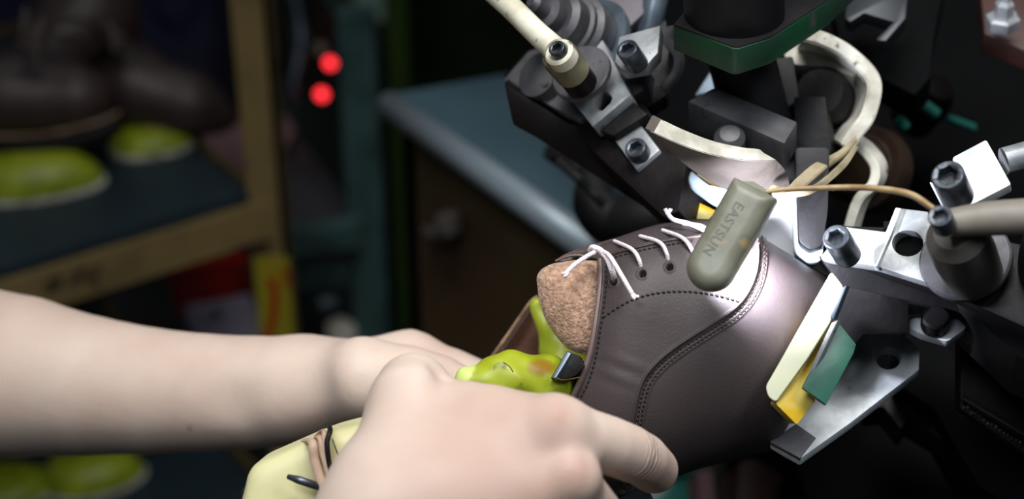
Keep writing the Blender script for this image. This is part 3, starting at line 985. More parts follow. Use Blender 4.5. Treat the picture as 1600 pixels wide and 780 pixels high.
# laces
def lace(pts, r=.0008, ends=False):
    q = smoothline(pts, 26)
    v, f = sweep([Vector(x) for x in q], r, 10)
    return mk('lace', v, f, M['lace'], boot)
for top, mid_, end in (((963, 380), (990, 396), (1004, 431)), ((1003, 372), (1031, 385), (1046, 419)), ((1038, 363), (1066, 378), (1087, 412)), ((1070, 352), (1098, 362), (1122, 400))):
    A, _ = on_boot(*top, .0006); B, _ = on_boot(*mid_, .0022); B2, _ = on_boot((mid_[0] + end[0]) / 2 + 3, (mid_[1] + end[1]) / 2 - 3, .0018); E, _ = on_boot(*end, -.001)
    lace([A - BACK * .002, A, B, B2, E])
k0 = P(936, 391, .600)
e1, _ = on_boot(961, 442, -.001)
lace([k0, P(948, 403, .596), P(957, 425, .594), e1], .00115)
lace([k0, P(952, 400, .594), P(972, 432, .586), P(988, 460, .5835)], .0009)
lace([P(988, 459, .5835), P(993, 463, .583), P(998, 464, .583)], .0007); lace([P(987, 458, .5835), P(989, 464, .583), P(992, 467, .583)], .0007)
lace([k0, P(920, 399, .597), P(900, 412, .592), P(886, 425, .587)], .0009)
lace([P(888, 423, .5875), P(882, 427, .586), P(878, 428, .586)], .0006); lace([P(888, 424, .5875), P(885, 430, .586), P(881, 432, .586)], .0006)
lace([P(922, 392, .602), P(926, 387, .600), P(936, 390, .598), P(942, 395, .598)], .0012)
lace([P(1042, 332, .610), P(1052, 343, .608), P(1075, 349, .606), P(1100, 360, .603), P(1112, 372, .600)], .0009)
lace([P(1042, 332, .610), P(1040, 328, .610), P(1039, 326, .61)], .0008); lace([P(1043, 333, .61), P(1047, 329, .61), P(1048, 326, .61)], .0008)

# ------------------------------------------------------------------ lasts held in the hands
gl = thing('shoe_last', P(800, 625, .62), 'cracked yellow-green plastic last inside the boot opening beside the thumb', 'shoe last')
gp = [(735, 610, .598, 30), (790, 600, .600, 42), (860, 600, .612, 52), (930, 610, .625, 60), (870, 540, .645, 24)]


def fn(G):
    d = cone(G, (733, 597, .596, 24), (790, 594, .600, 40))
    d = smin(d, cone(G, (790, 594, .600, 40), (845, 598, .606, 44)), .006)
    d = smin(d, cone(G, (845, 610, .606, 40), (940, 640, .625, 50)), .008)
    d = smin(d, cone(G, (838, 478, .655, 12), (880, 560, .656, 28)), .004)
    d = smin(d, cone(G, (880, 560, .656, 28), (930, 620, .650, 50)), .008)
    pocket = cone(G, (838, 572, .574, 17), (872, 592, .578, 14))
    d = -smin(-d, pocket, .003)
    X, Y, Z = G
    return d + .0007 * np.sin(X * 420 + Y * 130) * np.sin(Y * 390 + Z * 200)


lo, hi = box_of([(733, 597, .596, 30), (790, 594, .6, 50), (940, 640, .65, 60), (838, 478, .655, 20), (880, 560, .65, 45), (845, 598, .57, 40)], .006)
go, gv = solid('last_body', fn, lo, hi, .0012, M['green_last'], gl)
gu, gv_ = gv[:, 0] / gv[:, 2] * FPX + CX, CY - gv[:, 1] / gv[:, 2] * FPX
gb_ = np.zeros((len(gv), 4), np.float32); gb_[:, 3] = 1
gb_[:, 0] = step(742 - (gu + .45 * (gv_ - 575)), 6)  # left end paler, its highlight painted in
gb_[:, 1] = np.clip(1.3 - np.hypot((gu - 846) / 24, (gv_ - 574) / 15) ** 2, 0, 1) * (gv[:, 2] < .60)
at_ = go.data.color_attributes.new('last_tint', 'FLOAT_COLOR', 'POINT'); at_.data.foreach_set('color', gb_.ravel())
for l in ([(786, 566, .5835), (796, 573, .5835), (802, 582, .584)], [(868, 590, .588), (880, 594, .588), (905, 590, .592)]):
    ptube('crack', l, 1.0, M['last_brown'], gl, n=14, seg=6)
slab('hinge_plate', [(860, 592), (886, 548), (905, 556), (914, 572), (898, 588), (874, 594)], Pl(880, 575, .592, (-.1, .1, .98)), .012, M['iron'], gl, bevel=.001, rnd=3)
slab('hinge_edge', [(862, 590), (886, 549), (892, 552), (880, 572), (868, 591)], Pl(880, 570, .590, (-.3, .4, .85)), .003, M['steel_blue'], gl, bevel=.0006, rnd=2)

cl = thing('shoe_last', P(470, 800, .59), 'cream plastic last with metal pin and tied bands below the forearm', 'shoe last')
def fn(G):
    d = cone(G, (470, 830, .60, 150), (640, 760, .615, 118), sq=.42)
    d = smin(d, cone(G, (640, 760, .615, 118), (800, 720, .62, 75), sq=.42), .01)
    X, Y, Z = G
    for (u, v, nx, ny) in ((392, 712, -.97, .24), (440, 690, -.33, .944), (500, 671, -.10, .995)):
        p = cp(u, v, .58); d = np.maximum(d, (X - p[0]) * nx + (Y - p[1]) * ny + 0 * Z)
    p = cp(470, 730, .578); d = -smin(-d, (Z - p[2]) - .15 * (Y - p[1]), .004)
    return d
def fn2(G):
    X, Y, Z = G; d = None
    for (u, v, nx, ny) in ((392, 712, -.975, .22), (440, 690, -.40, .917), (500, 672, -.12, .993), (560, 655, -.40, .917), (650, 640, .3, .95), (760, 700, .9, .4), (600, 900, 0, -1)):
        p = cp(u, v, .578); e = (X - p[0]) * nx + (Y - p[1]) * ny + 0 * Z
        d = e if d is None else -smin(-d, -e, .003)
    e = .576 - Z + .12 * (Y - cp(470, 730, .578)[1]) * 1.0
    d = -smin(-d, -e, .006)
    return -smin(-d, -(Z - .618), .008)
lo = np.minimum(cp(370, 900, .57), cp(370, 900, .63)); hi = np.maximum(cp(780, 620, .57), cp(780, 620, .63)); lo[2] = .57; hi[2] = .625
solid('last_body', fn2, lo, hi, .0018, M['cream_last'], cl, it=3)
slab('heel_plate', [(376, 765), (384, 760), (404, 800), (400, 880), (366, 880)], Pl(390, 790, .580, (-.2, .1, .95)), .03, M['iron'], cl)
pn = ptube('pin', [(450, 745, .568), (475, 753, .566), (510, 765, .570)], [4, 6.5, 6.5, 6], M['bolt'], cl, n=12, seg=16)
for q, (pts, w, mt) in enumerate((([(478, 690, .590), (489, 692, .571), (492, 720, .569), (506, 765, .568)], 8, 'lining'),
                                ([(484, 696, .588), (500, 684, .571), (506, 712, .568), (520, 760, .568)], 6, 'lining'),
                                ([(494, 682, .588), (506, 674, .571), (506, 700, .568), (514, 745, .568)], 4, 'lining'))):
    o = ptube('leather_tie', pts, w, M['tie'], cl, n=24, seg=8, flat=.7)
o = ptube('dark_band', [(512, 664, .59), (516, 672, .571), (511, 692, .567), (514, 722, .567), (520, 745, .567)], 4.2, M['black_rubber'], cl, n=24, seg=8)
ptube('cord', [(519, 686, .569), (524, 700, .5675), (530, 716, .567)], 1.0, M['iron'], cl, n=10, seg=6)

# ------------------------------------------------------------------ hands and forearms (one person)
def right_arm(G):
    W = (620, 800, .528, 104)
    body = [((400, 1090, .50, 118), W), (W, (690, 730, .535, 88)), ((690, 730, .535, 88), (868, 676, .528, 52)),
            (W, (700, 790, .525, 95)), ((700, 790, .525, 95), (888, 752, .523, 46)),
            ((660, 840, .53, 90), (862, 838, .530, 47)), ((640, 860, .535, 80), (815, 905, .540, 42)),
            ((625, 735, .535, 84), (646, 632, .548, 62)), ((646, 632, .548, 62), (646, 606, .556, 48))]
    d = None
    for A, B in body:
        e = cone(G, A, B); d = e if d is None else smin(d, e, .010)
    # web of skin between thumb and index finger
    d = smin(d, cone(G, (660, 650, .55, 38), (760, 650, .54, 40)), .010)
    d = smin(d, cone(G, (730, 672, .545, 66), (855, 678, .534, 58)), .008)
    # knuckles and soft hollows between the bones
    d = smin(d, cone(G, (868, 660, .5245, 32), (880, 662, .5245, 30)), .006)
    d = smin(d, cone(G, (893, 742, .5175, 31), (904, 744, .5185, 28)), .006)
    d = -smin(-d, cone(G, (800, 708, .486, 14), (868, 708, .482, 14)), .016)
    d = -smin(-d, cone(G, (708, 612, .520, 3), (694, 582, .545, 6)), .010)
    ch = [
        [(868, 676, .528, 50), (915, 686, .534, 47.5), (950, 696, .541, 46), (980, 707, .549, 44.5), (1003, 718, .558, 42), (1022, 734, .570, 38)],
        [(888, 752, .523, 45), (928, 800, .543, 43), (962, 868, .568, 38), (985, 910, .585, 34)],
        [(862, 838, .530, 46), (900, 900, .552, 41), (935, 960, .575, 36), (950, 990, .59, 32)],
        [(815, 905, .540, 41), (850, 965, .560, 36), (880, 1010, .575, 32), (890, 1030, .585, 29)],
        [(646, 606, .556, 48), (688, 645, .588, 37), (745, 668, .628, 33), (785, 680, .640, 29)],
    ]
    out = d
    for c in ch:
        out = np.minimum(out, smin(d, chain(G, c, 0), .0045))
    # skin folds over the finger joint and between fingers
    for (u, v, w) in ((1000, 704, .0016), (1009, 709, .0018), (1017, 716, .0014)):
        q = np.minimum(cone(G, (u + 6, v - 26, .5535, 0.1), (u, v, .5482, 0.1)), cone(G, (u, v, .5482, .1), (u - 3, v + 18, .5490, .1)))
        out = out + w * .45 * np.exp(-(q / .0010) ** 2)
    return out


R_PTS = [(400, 1090, .50, 118), (620, 800, .528, 110), (1024, 734, .571, 42), (950, 990, .59, 36), (646, 600, .556, 52), (790, 660, .645, 36), (890, 1030, .585, 30), (870, 676, .515, 60)]
lo, hi = box_of(R_PTS, .008)
VR, FR = nets(right_arm, lo, hi, .0011); VR = relax(VR, FR, 2)


ARM_L = [(-200, 580, .745, 150), (-60, 578, .733, 135), (30, 589, .725, 127), (130, 602, .718, 110), (230, 611, .712, 99), (320, 614, .706, 92), (400, 613, .700, 88)]


def left_arm(G):
    d = cone(G, (-420, 590, .78, 170), (-200, 580, .745, 150))
    for A, B in zip(ARM_L[:-1], ARM_L[1:]): d = smin(d, cone(G, A, B), .001)
    W = (465, 610, .697, 84)
    d = smin(d, cone(G, (400, 613, .700, 88), W), .001)
    for A, B, k in (((490, 600, .700, 62), (640, 572, .70, 53), .012), ((500, 610, .702, 58), (620, 610, .705, 58), .008), ((500, 625, .698, 56), (600, 640, .70, 52), .008),
                 ((505, 604, .688, 54), (570, 594, .674, 60), .010), ((570, 592, .672, 62), (640, 590, .672, 46), .008)):
        d = smin(d, cone(G, A, B), k)
    d = -smin(-d, cone(G, (350, 632, .6655, 10), (462, 612, .659, 14)), .020)
    # crease where the thumb mound meets the wrist, tendon line of the wrist
    d = smin(d, cone(G, (455, 612, .690, 70), (545, 604, .682, 58)), .008)
    d = -smin(-d, cone(G, (497, 566, .659, 1), (484, 640, .655, 1)), .004)
    ch = [
        [(640, 590, .672, 46), (690, 588, .668, 34), (722, 600, .660, 28), (745, 612, .652, 25)],
        [(640, 572, .70, 52), (705, 582, .692, 38), (760, 600, .685, 33), (800, 625, .680, 29)],
        [(632, 585, .708, 50), (715, 600, .715, 36), (775, 630, .705, 32), (812, 655, .695, 29)],
        [(620, 612, .712, 48), (700, 640, .725, 35), (760, 668, .715, 31), (795, 690, .705, 28)],
        [(600, 640, .71, 44), (670, 680, .72, 31), (722, 705, .712, 28), (750, 722, .705, 25)],
    ]
    out = d
    for c in ch: out = np.minimum(out, smin(d, chain(G, c, .001), .006))
    return out


L_PTS = [(-420, 640, .78, 180), (-200, 606, .745, 165), (455, 608, .697, 90), (812, 655, .69, 36), (745, 612, .65, 34), (700, 700, .73, 50), (30, 583, .725, 135)]
lo, hi = box_of(L_PTS, .01)
VL, FL = nets(left_arm, lo, hi, .0022); VL = relax(VL, FL, 3)
VV = np.vstack([VR, VL]); FF = np.vstack([FR, FL + len(VR)])[:, ::-1]
person = mk('person', to_world(VV), FF, M['skin'])
# fine folds of skin over the bent finger joint, as relief in the skin material
def joint_folds():
    c = P(1001, 708, .5485) - person.location
    a = (P(1022, 733, .570) - P(980, 707, .549)).normalized()
    nt = M['skin'].node_tree; N = nt.nodes; L = nt.links; b = N['Principled BSDF']; old = b.inputs['Normal'].links[0].from_socket
    tc = N.new('ShaderNodeTexCoord')
    def vm(op, x, y):
        n = N.new('ShaderNodeVectorMath'); n.operation = op; L.new(x, n.inputs[0])
        if y is not None: n.inputs[1].default_value = y
        return n
    def m(op, x, y, z=None):
        n = N.new('ShaderNodeMath'); n.operation = op; L.new(x, n.inputs[0])
        if isinstance(y, float): n.inputs[1].default_value = y
        elif y is not None: L.new(y, n.inputs[1])
        return n.outputs[0]
    v = vm('SUBTRACT', tc.outputs['Object'], tuple(c))
    sdot = vm('DOT_PRODUCT', v.outputs[0], tuple(a)).outputs['Value']; ln = vm('LENGTH', v.outputs[0], None).outputs['Value']
    nz = N.new('ShaderNodeTexNoise'); nz.inputs['Scale'].default_value = 160; L.new(tc.outputs['Object'], nz.inputs['Vector'])
    ph = m('ADD', m('MULTIPLY', sdot, 2500.0), m('MULTIPLY', nz.outputs['Fac'], 7.0))
    sn = m('SINE', ph, None)
    al = m('MULTIPLY', sdot, sdot); g1 = m('MULTIPLY', al, -1 / .0036 ** 2); g2 = m('MULTIPLY', m('MULTIPLY', ln, ln), -1 / .0085 ** 2)
    ex = N.new('ShaderNodeMath'); ex.operation = 'EXPONENT'; L.new(m('ADD', g1, g2), ex.inputs[0])
    bp = N.new('ShaderNodeBump'); bp.inputs['Strength'].default_value = .9; bp.inputs['Distance'].default_value = .0009
    L.new(m('MULTIPLY', sn, ex.outputs[0]), bp.inputs['Height']); L.new(old, bp.inputs['Normal']); L.new(bp.outputs[0], b.inputs['Normal'])


joint_folds()
prop(person, 'person with bare forearms pressing a brown boot into the machine with both hands', 'person')
uu, vv, zz = VV[:, 0] / VV[:, 2] * FPX + CX, CY - VV[:, 1] / VV[:, 2] * FPX, VV[:, 2]
isR = np.arange(len(VV)) < len(VR)
red = np.zeros(len(VV)); dark = np.zeros(len(VV))
for (u, v, d, r, a) in ((877, 654, .505, .0045, .62), (860, 640, .51, .012, .18), (1012, 712, .53, .008, .18), (905, 738, .505, .006, .35), (800, 745, .49, .026, .34),
                        (720, 755, .49, .022, .28), (1040, 748, .55, .010, .30), (1030, 765, .56, .008, .35), (890, 768, .51, .014, .15)):
    p = cp(u, v, d); dd = ((VV - p) ** 2)[:, :2].sum(1) + .03 * (VV[:, 2] - p[2]) ** 2
    red += np.where(isR, a * np.exp(-dd / r ** 2), 0)
for (u, v, d, r, a) in ((470, 680, .68, .012, .35), (500, 650, .67, .010, .18), (690, 560, .66, .008, .2)):
    p = cp(u, v, d); dd = ((VV - p) ** 2)[:, :2].sum(1); red += np.where(~isR, a * np.exp(-dd / r ** 2), 0)
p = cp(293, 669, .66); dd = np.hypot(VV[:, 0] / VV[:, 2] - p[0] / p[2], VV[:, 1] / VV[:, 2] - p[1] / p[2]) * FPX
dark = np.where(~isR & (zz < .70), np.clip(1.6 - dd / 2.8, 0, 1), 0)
ca = person.data.color_attributes.new('skin_tone', 'FLOAT_COLOR', 'POINT')
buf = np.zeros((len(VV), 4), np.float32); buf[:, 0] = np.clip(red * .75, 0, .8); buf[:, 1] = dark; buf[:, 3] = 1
ca.data.foreach_set('color', buf.ravel())

# ------------------------------------------------------------------ the lasting machine
NM = (-.43, .43, .79)                                  # the way its plates and bolts face
ND = dirw(*NM)
mc = thing('toe_lasting_machine', Vector((.18, .30, 0)), 'dark metal toe lasting machine with bolted clamps, pads and black arms gripping the boot', 'machine')
# main casting behind everything and its foot
bp_ = Pl(1250, 300, .86, (-.25, .45, .86))
slab('machine_body', [(905, -90), (1900, -90), (1900, 1000), (1330, 1000), (1255, 760), (1215, 640), (1130, 420), (1040, 345), (960, 200)], bp_, .10, M['black'], mc, bevel=.008, rnd=20)
wbox('pedestal', (.40, .62, .38), (.36, .34, .80), M['black'], mc, bevel=.01)

# left arm: dark block with bolted plates
pb_ = Pl(925, 170, .655, NM)
slab('arm_block', [(786, 120), (824, 78), (905, 60), (1004, 160), (1072, 255), (1060, 330), (1036, 338), (922, 232), (893, 186), (850, 160)], pb_.off(-.006), .030, M['iron_brown'], mc, bevel=.002, rnd=4)
slab('arm_plate', [(786, 126), (826, 80), (900, 60), (965, 140), (905, 190), (888, 180)], pb_.off(-.003), .006, M['steel_dull'], mc, bevel=.001, rnd=4, holes=[circ(836, 131, 12)])
lathe('hole_lining', pb_.off(-.005).at(836, 131), ND, [(0, -.004), (.0036, -.004), (.0036, 0), (0, 0)], M['black'], mc)
slab('arm_side', [(787, 128), (801, 196), (838, 216), (1030, 340), (1062, 332), (1066, 285), (925, 204), (886, 190)], Pl(900, 210, .672, (-.1, -.2, .97)), .03, M['iron_brown'], mc, bevel=.002)
slab('slotted_plate', [(872, 60), (940, 60), (985, 148), (926, 198), (880, 140)], pb_.off(.006), .009, M['steel'], mc, bevel=.0008,
     holes=[rounded([(925, 160), (944, 140), (957, 152), (954, 160), (941, 173), (934, 171)], 5)])
slab('step_block', [(978, 150), (1012, 178), (958, 212), (924, 198)], pb_.off(.001), .010, M['iron'], mc)
slab('slot_floor', [(918, 150), (950, 130), (965, 155), (940, 182)], pb_.off(-.0015), .003, M['black'], mc)
slab('end_block', [(990, 181), (1031, 234), (994, 266), (955, 212)], Pl(993, 225, .642, NM), .0235, M['steel'], mc, bevel=.0009)
disc('counterbore', 1000, 236, .6425, NM, 21, .0012, M['iron'], mc, inner=16)
socket_bolt(992, 230, .634, NM, 17.5, .010, mc)
disc('washer', 906, 112, .644, NM, 49, .003, M['steel_dull'], mc)
slab('guard_plate', [(893, -30), (1010, -30), (1006, 20), (962, 62), (940, 66), (900, 20)], Pl(950, 20, .70, (-.2, .4, .9)), .008, M['guard'], mc, rnd=4)
lathe('roller', P(1020, 20, .70), dirw(.2, 1, .1), [(.0045, -.03), (.0055, -.028), (.0055, .02), (.004, .024)], M['steel_blue'], mc)
# stacked pulley beside the white rod
NP = (-.62, .30, .72); NPD = dirw(*NP)
pc0 = P(888, 42, .668)
lathe('pulley', pc0, NPD, [(.0150, -.014), (.0160, -.012), (.0160, -.004), (.0138, -.002), (.0138, .000), (.0122, .001), (.0122, .008), (.0095, .010), (.0075, .010), (.0075, .016), (.004, .017), (.0038, .024), (.002, .026)], M['steel_dull'], mc, seg=48)
lathe('pulley_ring', pc0 - NPD * .0165, NPD, [(.0150, -.002), (.0192, -.002), (.0197, 0), (.0192, .002), (.0150, .002)], M['steel_blue'], mc, seg=48)
lathe('spacer', P(842, 118, .672) - NPD * .002, NPD, [(.006, -.004), (.010, -.004), (.010, .003), (.006, .004)], M['steel_dull'], mc)
# white rod with boss and screw
lathe('boss', P(872, 84, .615), -ND, [(.0052, -.001), (.0068, 0), (.0074, .004), (.0072, .010), (.0070, .014)], M['boss'], mc, seg=40)
lathe('boss_foot', P(872, 84, .615) - ND * .014, -ND, [(.0066, 0), (.0066, .009), (.005, .010)], M['iron_brown'], mc, seg=32)
r_ = ptube('control_rod', [(700, -75, .66), (790, 4, .636), (835, 48, .624), (868, 78, .614)], [18, 18, 18.5, 20], M['rod_white'], mc, n=16, seg=24)
disc('rod_eye', 872, 80, .6085, NM, 24, .006, M['rod_white'], mc, inner=14)
socket_bolt(869, 74, .605, NM, 13.5, .007, mc, 'rod_screw')

# upper left clamp with cap screw
slab('clamp_plate', [(967, 57), (1032, 39), (1028, 82), (1009, 104), (973, 110), (960, 97)], Pl(995, 80, .640, (-.3, .45, .84)), .007, M['steel'], mc, bevel=.0008)
slab('clamp_foot', [(975, 110), (1010, 104), (1005, 140), (990, 150), (978, 135)], Pl(995, 125, .65, NM), .01, M['iron'], mc)
socket_bolt(979, 76, .628, NM, 17.5, .012, mc)
band('hook_bracket', [(1046, 40, .66), (1040, 62, .658), (1056, 86, .656), (1053, 112, .656), (1032, 138, .658)], [(8, 3, .002), (8, 3, .002), (9, 2, .002), (9, 3, .002), (6, 6, .002)], .004, M['steel_dull'], mc)
slab('dark_link', [(1008, 60), (1040, 30), (1046, 70), (1040, 150), (1010, 170), (985, 145)], Pl(1015, 110, .672, (-.2, .3, .93)), .012, M['iron'], mc)

# green angle bar and black column
gb = Pl(1160, 75, .60, (-.05, .80, .60))
slab('green_bar', [(1052, 38), (1076, 8), (1120, -40), (1340, -40), (1300, -2), (1205, 60), (1155, 76), (1145, 76)], gb, .0115, M['paint_green'], mc, bevel=.001)
slab('bar_top', [(1054, 38), (1077, 9), (1121, -39), (1338, -39), (1299, -4), (1204, 58), (1155, 73), (1146, 73)], gb.off(.0004), .0008, M['iron'], mc, bevel=0)
lathe('column', P(1146, -20, .615), dirw(.10, -.86, -.5), [(.0195, -.06), (.0195, .019), (.0185, .021)], M['black_rubber'], mc, seg=40)
lathe('column_shaft', P(1150, 60, .66), dirw(.26, -.80, -.3), [(.012, -.02), (.014, 0), (.014, .055)], M['black_rubber'], mc, seg=32)
slab('column_web', [(1138, 104), (1240, 85), (1262, 240), (1240, 330), (1180, 280), (1160, 180)], Pl(1200, 180, .675, (-.1, .2, .97)), .02, M['iron'], mc, bevel=.002)
slab('web_facet', [(1085, 150), (1118, 98), (1138, 100), (1152, 152), (1120, 140)], Pl(1120, 130, .70, (-.2, .3, .93)), .006, M['steel_blue'], mc)
slab('cross_bar', [(1074, 158), (1116, 136), (1246, 190), (1226, 224)], Pl(1160, 180, .64, (-.1, .75, .65)), .014, M['steel_dull'], mc, bevel=.001)
lathe('bearing_cap', P(1285, 150, .68), dirw(-.4, .2, .9), [(.0, .006), (.010, .006), (.0125, .002), (.0125, -.02)], M['iron'], mc, seg=32)
slab('bearing_block', [(1236, 100), (1262, 86), (1295, 90), (1322, 135), (1326, 230), (1285, 222), (1246, 190)], Pl(1285, 150, .69, (-.15, .25, .95)), .03, M['iron'], mc, rnd=8, bevel=.002)
slab('side_cheek', [(1240, 150), (1290, 150), (1300, 230), (1270, 340), (1240, 330)], Pl(1265, 240, .662, (-.3, .1, .95)), .02, M['iron'], mc, bevel=.0015)
# dark pushing finger with pale sleeve, reaching the boot
slab('finger_sleeve', [(1238, 300), (1292, 300), (1288, 380), (1284, 408), (1262, 412), (1244, 396)], Pl(1262, 360, .628, (-.1, .2, .97)), .012, M['pad_blue'], mc, rnd=8, bevel=.002)
slab('push_finger', [(1242, 230), (1296, 230), (1294, 330), (1286, 384), (1266, 392), (1248, 378)], Pl(1262, 330, .622, (-.12, .2, .97)), .01, M['iron'], mc, rnd=8, bevel=.002)

# leather belt loop on the right of the column
band('belt_loop', [(1256, 52, .672), (1290, 62, .670), (1330, 85, .668), (1366, 126, .666), (1358, 178, .664), (1335, 212, .662), (1322, 232, .66)],
     [(-8, 16, .02)] * 2 + [(-14, 12, .02)] + [(-20, 6, .02)] * 2 + [(-14, -6, .02)] * 2, .0062, M['felt'], mc)
slab('belt_clamp', [(1225, 86), (1262, 50), (1290, 74), (1330, 100), (1335, 120), (1280, 104), (1240, 100)], Pl(1270, 80, .688, (-.2, .5, .8)), .008, M['felt'], mc, rnd=3)
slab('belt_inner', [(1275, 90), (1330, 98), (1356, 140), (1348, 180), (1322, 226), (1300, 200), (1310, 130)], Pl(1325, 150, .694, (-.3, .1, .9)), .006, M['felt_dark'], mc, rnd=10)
band('belt_loop', [(1322, 215, .675), (1350, 238, .672), (1366, 262, .670), (1362, 288, .668), (1340, 312, .668), (1326, 352, .668), (1322, 380, .67)],
     [(14, -4, .012)] * 7, .004, M['felt'], mc)
lathe('bronze_drum', P(1345, 262, .72), dirw(-.65, .1, .75), [(.006, .004), (.012, .004), (.0135, .002), (.0145, .002), (.0155, .0), (.0195, .0), (.0200, -.001), (.0200, -.012)], M['bronze'], mc, seg=48)

# upper pad strip: thick curved leather
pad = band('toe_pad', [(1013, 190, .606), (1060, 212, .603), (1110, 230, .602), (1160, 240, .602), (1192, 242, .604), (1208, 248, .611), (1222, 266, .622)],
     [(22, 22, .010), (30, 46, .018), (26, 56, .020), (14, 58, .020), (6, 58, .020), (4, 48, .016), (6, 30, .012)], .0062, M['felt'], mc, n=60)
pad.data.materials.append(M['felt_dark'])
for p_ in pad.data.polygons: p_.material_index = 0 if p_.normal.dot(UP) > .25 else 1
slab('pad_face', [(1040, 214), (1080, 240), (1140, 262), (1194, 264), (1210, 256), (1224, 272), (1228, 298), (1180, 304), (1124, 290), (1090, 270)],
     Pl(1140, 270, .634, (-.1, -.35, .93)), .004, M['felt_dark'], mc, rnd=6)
lathe('pad_pivot', P(1140, 215, .628), dirw(-.1, .5, .86), [(0, .004), (.004, .003), (.0062, .0), (.0062, -.02)], M['steel_dull'], mc)
# pads under it
slab('amber_insert', [(1088, 262), (1150, 296), (1152, 306), (1120, 304), (1092, 284)], Pl(1115, 285, .634, (-.1, .1, .98)), .004, M['tan'], mc, rnd=4)
pillow('blue_pad', [(1078, 268), (1092, 278), (1118, 296), (1152, 304), (1138, 332), (1110, 318), (1080, 296), (1074, 282)], Pl(1110, 300, .626, (-.2, .3, .93)), .006, .003, M['pad_blue'], mc, rnd=6)
slab('yellow_stop', [(1084, 312), (1122, 330), (1104, 346), (1066, 344)], Pl(1095, 332, .640, (-.1, .5, .85)), .02, M['yellow_rubber'], mc)
# white plate the lamp shines on
slab('toe_box_plate', [(1168, 290), (1238, 300), (1246, 360), (1256, 398), (1282, 412), (1300, 430), (1240, 432), (1180, 392)], Pl(1220, 360, .652, (-.15, .1, .98)), .005, M['white_plate'], mc, rnd=5)

# right arm: bright bolted plates on a long dark beam
RP = Pl(1390, 390, .600, NM)
slab('beam', [(1281, 404), (1330, 414), (1480, 462), (1620, 520), (1760, 560), (1760, 700), (1620, 640), (1500, 500), (1420, 492), (1330, 470)], Pl(1390, 440, .612, (-.1, -.1, .98)), .035, M['iron'], mc, bevel=.0015)
slab('beam_top', [(1281, 402), (1318, 352), (1330, 353), (1500, 360), (1760, 420), (1760, 570), (1620, 520), (1480, 456), (1368, 418)], RP.off(-.0055), .010, M['iron'], mc)
slab('slotted_plate', [(1281, 402), (1320, 354), (1384, 362), (1399, 324), (1450, 330), (1470, 400), (1474, 450), (1368, 416)], RP, .0055, M['steel'], mc, bevel=.0008, holes=[circ(1418, 380, 24, ry=20)])
slab('plate_step', [(1366, 364), (1384, 362), (1399, 324), (1408, 325), (1390, 372), (1370, 417), (1364, 416)], RP.off(.0022), .004, M['bright_plate'], mc, bevel=.0005)
slab('slot_floor', [(1380, 345), (1450, 345), (1460, 415), (1380, 412)], RP.off(-.0053), .002, M['black'], mc)
socket_bolt(1306, 370, .578, NM, 22, .016, mc)
slab('clamp_plate', [(1488, 246), (1541, 218), (1580, 288), (1522, 318), (1500, 322)], Pl(1530, 270, .585, (-.33, .5, .8)), .005, M['bright_plate'], mc, bevel=.0008, rnd=4)
slab('clamp_tab', [(1452, 284), (1490, 300), (1520, 330), (1480, 340)], Pl(1480, 310, .59, NM), .004, M['bright_plate'], mc, rnd=3)
socket_bolt(1480, 273, .562, NM, 26, .017, mc)
lathe('silver_rod', P(1640, 232, .60), dirw(-1, -.28, 0), [(.0, -.04), (.0052, -.04), (.0052, .018), (.0, .018)], M['steel'], mc)
lathe('big_washer', P(1508, 404, .583), ND, [(.006, -.003), (.0162, -.003), (.0168, -.002), (.0168, .0), (.0160, .001), (.006, .001)], M['steel_dull'], mc, seg=48)
lathe('hub', P(1490, 362, .548), -ND, [(.0070, 0), (.0105, .004), (.0112, .018), (.0105, .034)], M['hub'], mc, seg=40)
ptube('control_rod', [(1484, 348, .542), (1540, 342, .540), (1620, 338, .535), (1760, 334, .52)], [22, 27, 29, 30], M['grey_tube'], mc, n=20, seg=28)
socket_bolt(1468, 337, .531, NM, 19, .008, mc, 'rod_screw', rot=.1)
slab('side_rail', [(1480, 455), (1560, 440), (1760, 480), (1760, 620), (1590, 556)], Pl(1560, 500, .60, (-.05, .75, .65)), .02, M['iron'], mc)
lathe('cross_shaft', P(1700, 410, .57), dirw(-1, .12, 0), [(0, -.03), (.010, -.03), (.010, .022), (0, .022)], M['iron'], mc)

# small bracket with nut beneath the beam
slab('lower_bracket', [(1421, 500), (1436, 494), (1480, 496), (1513, 500), (1508, 514), (1480, 534), (1440, 522), (1420, 512)], Pl(1470, 510, .612, (-.15, .6, .78)), .004, M['bright_plate'], mc, rnd=4)
lathe('lower_nut', P(1462, 494, .606), dirw(-.15, .6, .78), [(.0030, 0), (.0046, 0), (.0054, -.001), (.0054, -.006)], M['iron'], mc)
# wiper plate
WP = Pl(1330, 600, .625, (-.10, .70, .70))
slab('wiper_plate', [(1203, 690), (1262, 618), (1310, 545), (1350, 505), (1422, 530), (1438, 548), (1436, 578), (1330, 660), (1250, 717), (1226, 704)], WP, .0045, M['bright_plate'], mc, bevel=.0007, holes=[circ(1388, 560, 19, ry=17)])
slab('wiper_tip', [(1203, 690), (1244, 662), (1275, 684), (1250, 716)], WP.off(.0006), .002, M['steel_dull'], mc, bevel=.0003)
